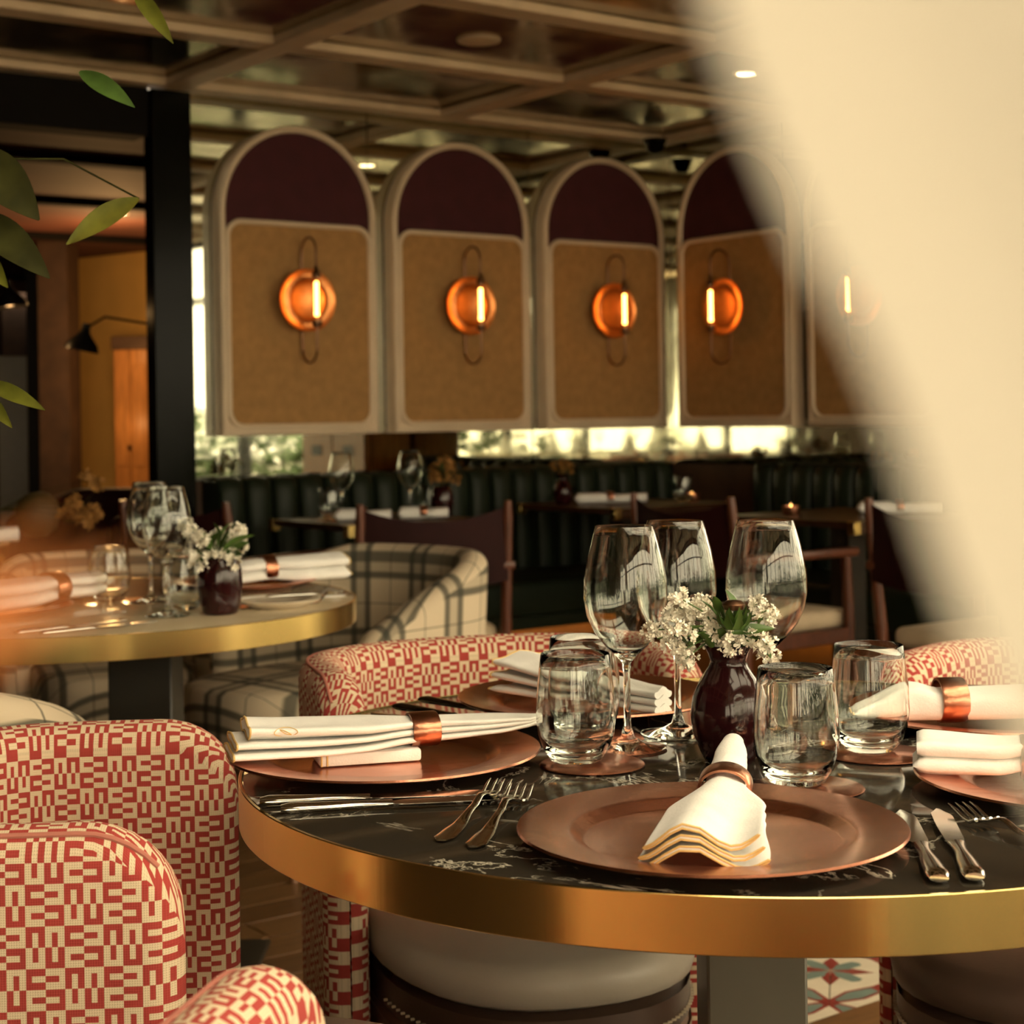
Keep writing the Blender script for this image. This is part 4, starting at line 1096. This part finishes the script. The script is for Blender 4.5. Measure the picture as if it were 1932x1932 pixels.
# gourd and dried stems on the far left table
mb = MB(); mb.lathe([(0, -.075), (.03, -.072), (.06, -.045), (.072, 0), (.062, .042), (.035, .066), (0, .072)], 32)
o = tag(mb.obj('round_gourd', gourd_m), 'round olive ball ornament on the dark table far left', 'ornament'); o.location = (-1.70, 5.30, ZT+.075)
o.location = aty(70, 948, 5.42); o.location.z = ZT+.075
mb = MB(); mb.lathe([(0, 0), (.03, 0), (.04, .03), (.035, .08), (.02, .10), (.018, .10), (.03, .03), (0, .01)], 24)
vz = tag(mb.obj('small_vase', vase_m), 'small dark vase of ochre stems beside the olive ball', 'vase'); vzp = Vector((-1.66, 5.28, ZT)); vz.location = (-1.62, 5.22, ZT)
bouquet('ochre dried stems left of the plaid chair', (-1.62, 5.22, ZT+.10), [(170, 905), (150, 962), (130, 975), (185, 915), (160, 980), (178, 965), (140, 950)], [(150, 970, 175, 930, .02), (150, 980, 120, 985, .02)], dryfl, 5.15, leaf_dk, R, .028, .014, 14, 'dried_bouquet')
# dark leather armchairs in the room beyond, only their tops showing
def lounge(label, loc, rz):
    root = thing('lounge_chair', label, 'chair', loc, rz, 'dark chairs beyond the opening')
    mb, pip = tub_shell(.30, .25, -.28, .10, .12, .80, rc=.05, drop=lambda q: .12*(max(0, 1-q*1.6))); mb.obj('backrest', sling_m, root, angle=70)
    cushion(.25, .3, .12, .12, .43, .01).obj('seat', sling_m, root, angle=70)
    for sx in (-1, 1):
        for y in (-.14, .3): leg(MB(), sx*.17, y, .125, 0, 0).obj('leg', wood_d, root)
lounge('dark oxblood lounge chair left of the black post', (-1.95, 7.9, 0), 2.7)
lounge('dark lounge chair at the far left beyond the ball ornament', (-2.75, 7.4, 0), 2.2)

# pale box on the floor by the banquette
mb = MB(); mb.box(-.04, .04, -.04, .04, 0, .075, .004); 
o = tag(mb.obj('floor_box', cushion_m), 'small pale box on the floor behind the plaid chair', 'box'); bp_ = aty(908, 1208, 5.9); o.location = (bp_.x, bp_.y, 0); o.rotation_euler.z = ANG
o.location = at(908, 1225, .30); o.location.z = 0
mb = MB(); mb.box(-.035, .035, -.035, .035, 0, .31, .004)

# ------------------------------------------------------------------ white drape beside the lens, gathered to the right
dr_pts = I
def drape():
    root = thing('window_drape', 'white cloth drape hanging close to the lens, blurred', 'curtain', (0, .115, 0))
    Y = .115
    edge_px = [(-900, 1000), (-500, 1170), (-200, 1275), (0, 1338), (120, 1378), (230, 1425), (340, 1470), (460, 1522), (640, 1630), (800, 1692), (950, 1738), (1100, 1786), (1250, 1850), (1430, 1935), (1600, 2010), (1900, 2110)]
    ez = []
    for py, px in edge_px:
        p = aty(px, py, Y); ez.append((p.z, p.x))
    ez.sort()
    f = lambda z: None
    def edge(z):
        if z <= ez[0][0]: return ez[0][1]+min(.02, (ez[0][0]-z)*.1)
        if z >= ez[-1][0]: return ez[-1][1]-min(.06, (z-ez[-1][0])*.12)
        for (a, u), (b, v) in zip(ez, ez[1:]):
            if z <= b: return u+(v-u)*(z-a)/(b-a)
    zs = [.06+i*.06 for i in range(16)]+[1.0+i*.005 for i in range(40)]+[1.2+i*.06 for i in range(20)]+[2.384]
    rows = []
    for z in zs:
        e = edge(z); row = []
        wid = .17 if z > 1.05 else .12+.05*max(0, (z-.9)/.15)
        for j in range(33):
            t = j/32; x = e+wid*t
            row.append((x, .004*math.sin(t*26+.4)*(min(1, t*3)) + .02*t, z))
        rows.append(row)
    mb = MB(); mb.grid(rows); mb.grid([[(p[0]+.0004, p[1]+.0012, p[2]) for p in r] for r in rows], flip=True)
    mb.obj('cloth', drape_m, root, angle=180)
    mb = MB(); mb.tube([(-.25, .012, 2.385), (.45, .012, 2.385)], .008, 10); mb.obj('rail', blackmat, root)
drape()

# ------------------------------------------------------------------ orange petals close to the lens at lower left
lily = thing('orange_lily', 'blurred orange flower close to the lens at lower left', 'flower', tuple(aty(-420, 1500, .125)))
lo_ = Vector(lily.location)
def near_petal(a, b, w, Y, bend):
    A, B = aty(a[0], a[1], Y), aty(b[0], b[1], Y); d = B-A
    o = leaf_mesh(d.length, w, bend, 10, .3).obj('petal', petal_o, lily, angle=180)
    o.location = A-lo_; o.rotation_euler = (PI/2, -math.atan2(d.z, d.x), 0)
for a, b, w, Y, bd in (((-260, 1260), (70, 1120), .0014, .112, .15), ((-260, 1240), (120, 1010), .0011, .105, -.12), ((-260, 1270), (250, 1075), .0008, .10, .2), ((-260, 1290), (60, 1210), .0010, .11, -.1), ((-260, 1230), (40, 1060), .0012, .115, .1)):
    near_petal(a, b, w, Y, bd)
mb = MB(); mb.tube([tuple(aty(-255, 1258, .11)-lo_), (0, 0, 0), (-.004, .0, -.10), (-.01, .0, -.5), (-.012, 0, -lo_.z)], [.0012, .0015, .0018, .002, .002], 8); mb.obj('stem', leaf_m, lily)

# ------------------------------------------------------------------ added trailing plant at upper left, standing in for leaf reflections in glass
vine = thing('reflected_leaf_plant', 'yellow green leaves at upper left standing in for reflections in glass', 'plant', tuple(aty(-120, -300, 2.0)))
vo = Vector(vine.location)
mb = MB(); mb.tube([tuple(aty(x, y, 2.0)-vo) for x, y in ((-120, -420), (-90, -100), (-70, 150), (-60, 330), (-40, 520), (-30, 760))], .0022, 8); mb.obj('stem', leaf_dk, vine)
mb = MB(); mb.tube([tuple(aty(x, y, 2.0)-vo) for x, y in ((120, -420), (200, -200), (250, -20))], .002, 8); mb.obj('stem', leaf_dk, vine)
for a, b, w, mt in (((250, -25), (325, 78), .012, leaf_y), ((150, 135), (252, 198), .014, leaf_m), ((262, 375), (122, 458), .018, leaf_y), ((-60, 280), (72, 410), .034, leaf_dk), ((-50, 400), (92, 520), .026, leaf_dk), ((-40, 470), (12, 540), .014, leaf_y), ((-30, 720), (82, 770), .012, leaf_y), ((-30, 740), (20, 805), .010, leaf_y)):
    A, B = aty(a[0], a[1], 2.0), aty(b[0], b[1], 1.97); d = B-A
    o = leaf_mesh(d.length, w, .12, 12, .25).obj('leaf', mt, vine, angle=180)
    o.location = A-vo; o.rotation_euler = (1.0, -math.atan2(d.z, math.hypot(d.x, d.y)), math.atan2(d.y, d.x))
mb = MB(); mb.tube([tuple(aty(262, 375, 2.0)-vo), tuple(aty(120, 300, 2.02)-vo), tuple(aty(-62, 300, 2.0)-vo)], .0012, 6); mb.obj('stem', leaf_dk, vine)
mb = MB(); mb.lathe([(0, 0), (.06, 0), (.085, .10), (.09, .15), (.085, .15), (.07, .02), (0, .015)], 28, T(*(Vector((-.70, 2.0, 2.0))-vo))); mb.obj('hanging_pot', white_m, vine)
mb = MB(); mb.tube([tuple(Vector((-.70, 2.0, 2.14))-vo), tuple(Vector((-.70, 2.0, ZC-.004))-vo)], .002, 6); mb.obj('hanger', blackmat, vine)

# ------------------------------------------------------------------ laid table behind the lens, seen only in the mirrors
bt = room(-.2, 0)
bx = thing('long_table', 'long table laid with cone napkins, seen in the mirror strip', 'table', (.55, -1.55, 0), ANG)
mb = MB(); mb.box(-1.5, 1.5, -.33, .33, .72, .75, .004); mb.obj('top', marble_b, bx)
for x in (-1.1, 1.1):
    mb = MB(); mb.box(x-.05, x+.05, -.05, .05, .012, .72, .004); mb.box(x-.2, x+.2, -.2, .2, 0, .012, .003); mb.obj('pedestal', ped_m, bx)
def bpos(x, y): return (.55+x*Dx-y*Dy, -1.55+x*Dy+y*Dx, ZT)
mb = MB(); rows = []
for i in range(28):
    a = 2*PI*i/28; q = 1+.12*math.sin(a*5)
    rows.append([(0, 0, .22), (.008*q, 0, .215)] and [(math.cos(a)*r*(1+(q-1)*r*14), math.sin(a)*r*(1+(q-1)*r*14), z) for r, z in ((0, .235), (.012, .232), (.013, .20), (.035, .12), (.07, .02), (.075, .0), (0, 0))])
mb.grid(rows, cu=True)
cone = tag(mb.obj('cone_napkin', linen), 'x', 'napkin', 'white cone napkins seen in the mirror strip')
for x, y in ((-1.25, .1), (-.75, -.1), (-.2, .12), (.3, -.12), (.8, .1), (1.25, -.1)):
    place(cone, 'white cone folded napkin seen small in the mirror strip', bpos(x, y))
g4 = 'wine glasses seen in the mirror strip'
for x, y in ((-1.0, .05), (-.45, -.08), (.1, .0), (.55, .1)):
    place(wine, 'wine glass seen small in the mirror strip', bpos(x, y), 1, g4)

# ------------------------------------------------------------------ outdoors beyond the windows
mb = MB(); mb.box(-40, 40, -40, 40, -.5, -.14)
gr = struct(mb.obj('ground_outside', soil_m))
def bush(label, loc, h, rad, seed, mat):
    r = random.Random(seed); root = thing('garden_tree', label, 'tree', loc, 0, 'garden trees outside the windows')
    mb = MB()
    for _ in range(420):
        d = Vector((r.gauss(0, 1), r.gauss(0, 1), r.gauss(0, 1))).normalized()*rad*r.uniform(.6, 1)
        c = Vector((d.x, d.y, h*.62+d.z*h*.42/rad)); u = Vector((r.gauss(0, 1), r.gauss(0, 1), r.gauss(0, .5))).normalized(); v = u.orthogonal().normalized(); q = r.uniform(.09, .18)
        mb.face([c, c+u*q*.5+v*q*.3, c+u*q, c+u*q*.5-v*q*.3])
    o = mb.obj('foliage', mat, root, angle=180); o['kind'] = 'stuff'
    mb = MB(); mb.tube([(0, 0, -.14), (.05, 0, h*.35), (0, 0, h*.7)], [.07, .055, .03], 10); mb.obj('trunk', wood_l, root)
def hedge(label, a, b, h, seed):
    r = random.Random(seed); root = thing('garden_hedge', label, 'hedge', (a.x, a.y, -.14)); d = b-a
    mb = MB()
    for _ in range(1500):
        t = r.random(); c = Vector((d.x*t+r.uniform(-.25, .25), d.y*t+r.uniform(-.25, .25), r.uniform(0, h)*r.uniform(.8, 1.1)))
        u = Vector((r.gauss(0, 1), r.gauss(0, 1), r.gauss(0, .6))).normalized(); v = u.orthogonal().normalized(); q = r.uniform(.12, .26)
        mb.face([c, c+u*q*.5+v*q*.3, c+u*q, c+u*q*.5-v*q*.3])
    o = mb.obj('foliage', leaf_m, root, angle=180); o['kind'] = 'stuff'
hedge('leafy hedge outside the windows behind the lens', room(-2, NW+1.6), room(7, NW+1.6), 1.35, 5)
hedge('leafy hedge outside the windows of the right wall', room(-2.0, 2.8), room(-2.0, 9.5), 1.35, 6)
for k, (s, n) in enumerate(((1.0, 11.9), (2.6, 12.4), (4.6, 11.8), (-3.4, 8.6), (-3.8, 6.6), (-3.5, 4.6))):
    p = room(s, n); bush('leafy garden tree outside the window, seen in the mirrors', (p.x, p.y, 0), 1.9+.3*(k % 3), .75, 40+k, leaf_m if k % 2 else leaf_y)
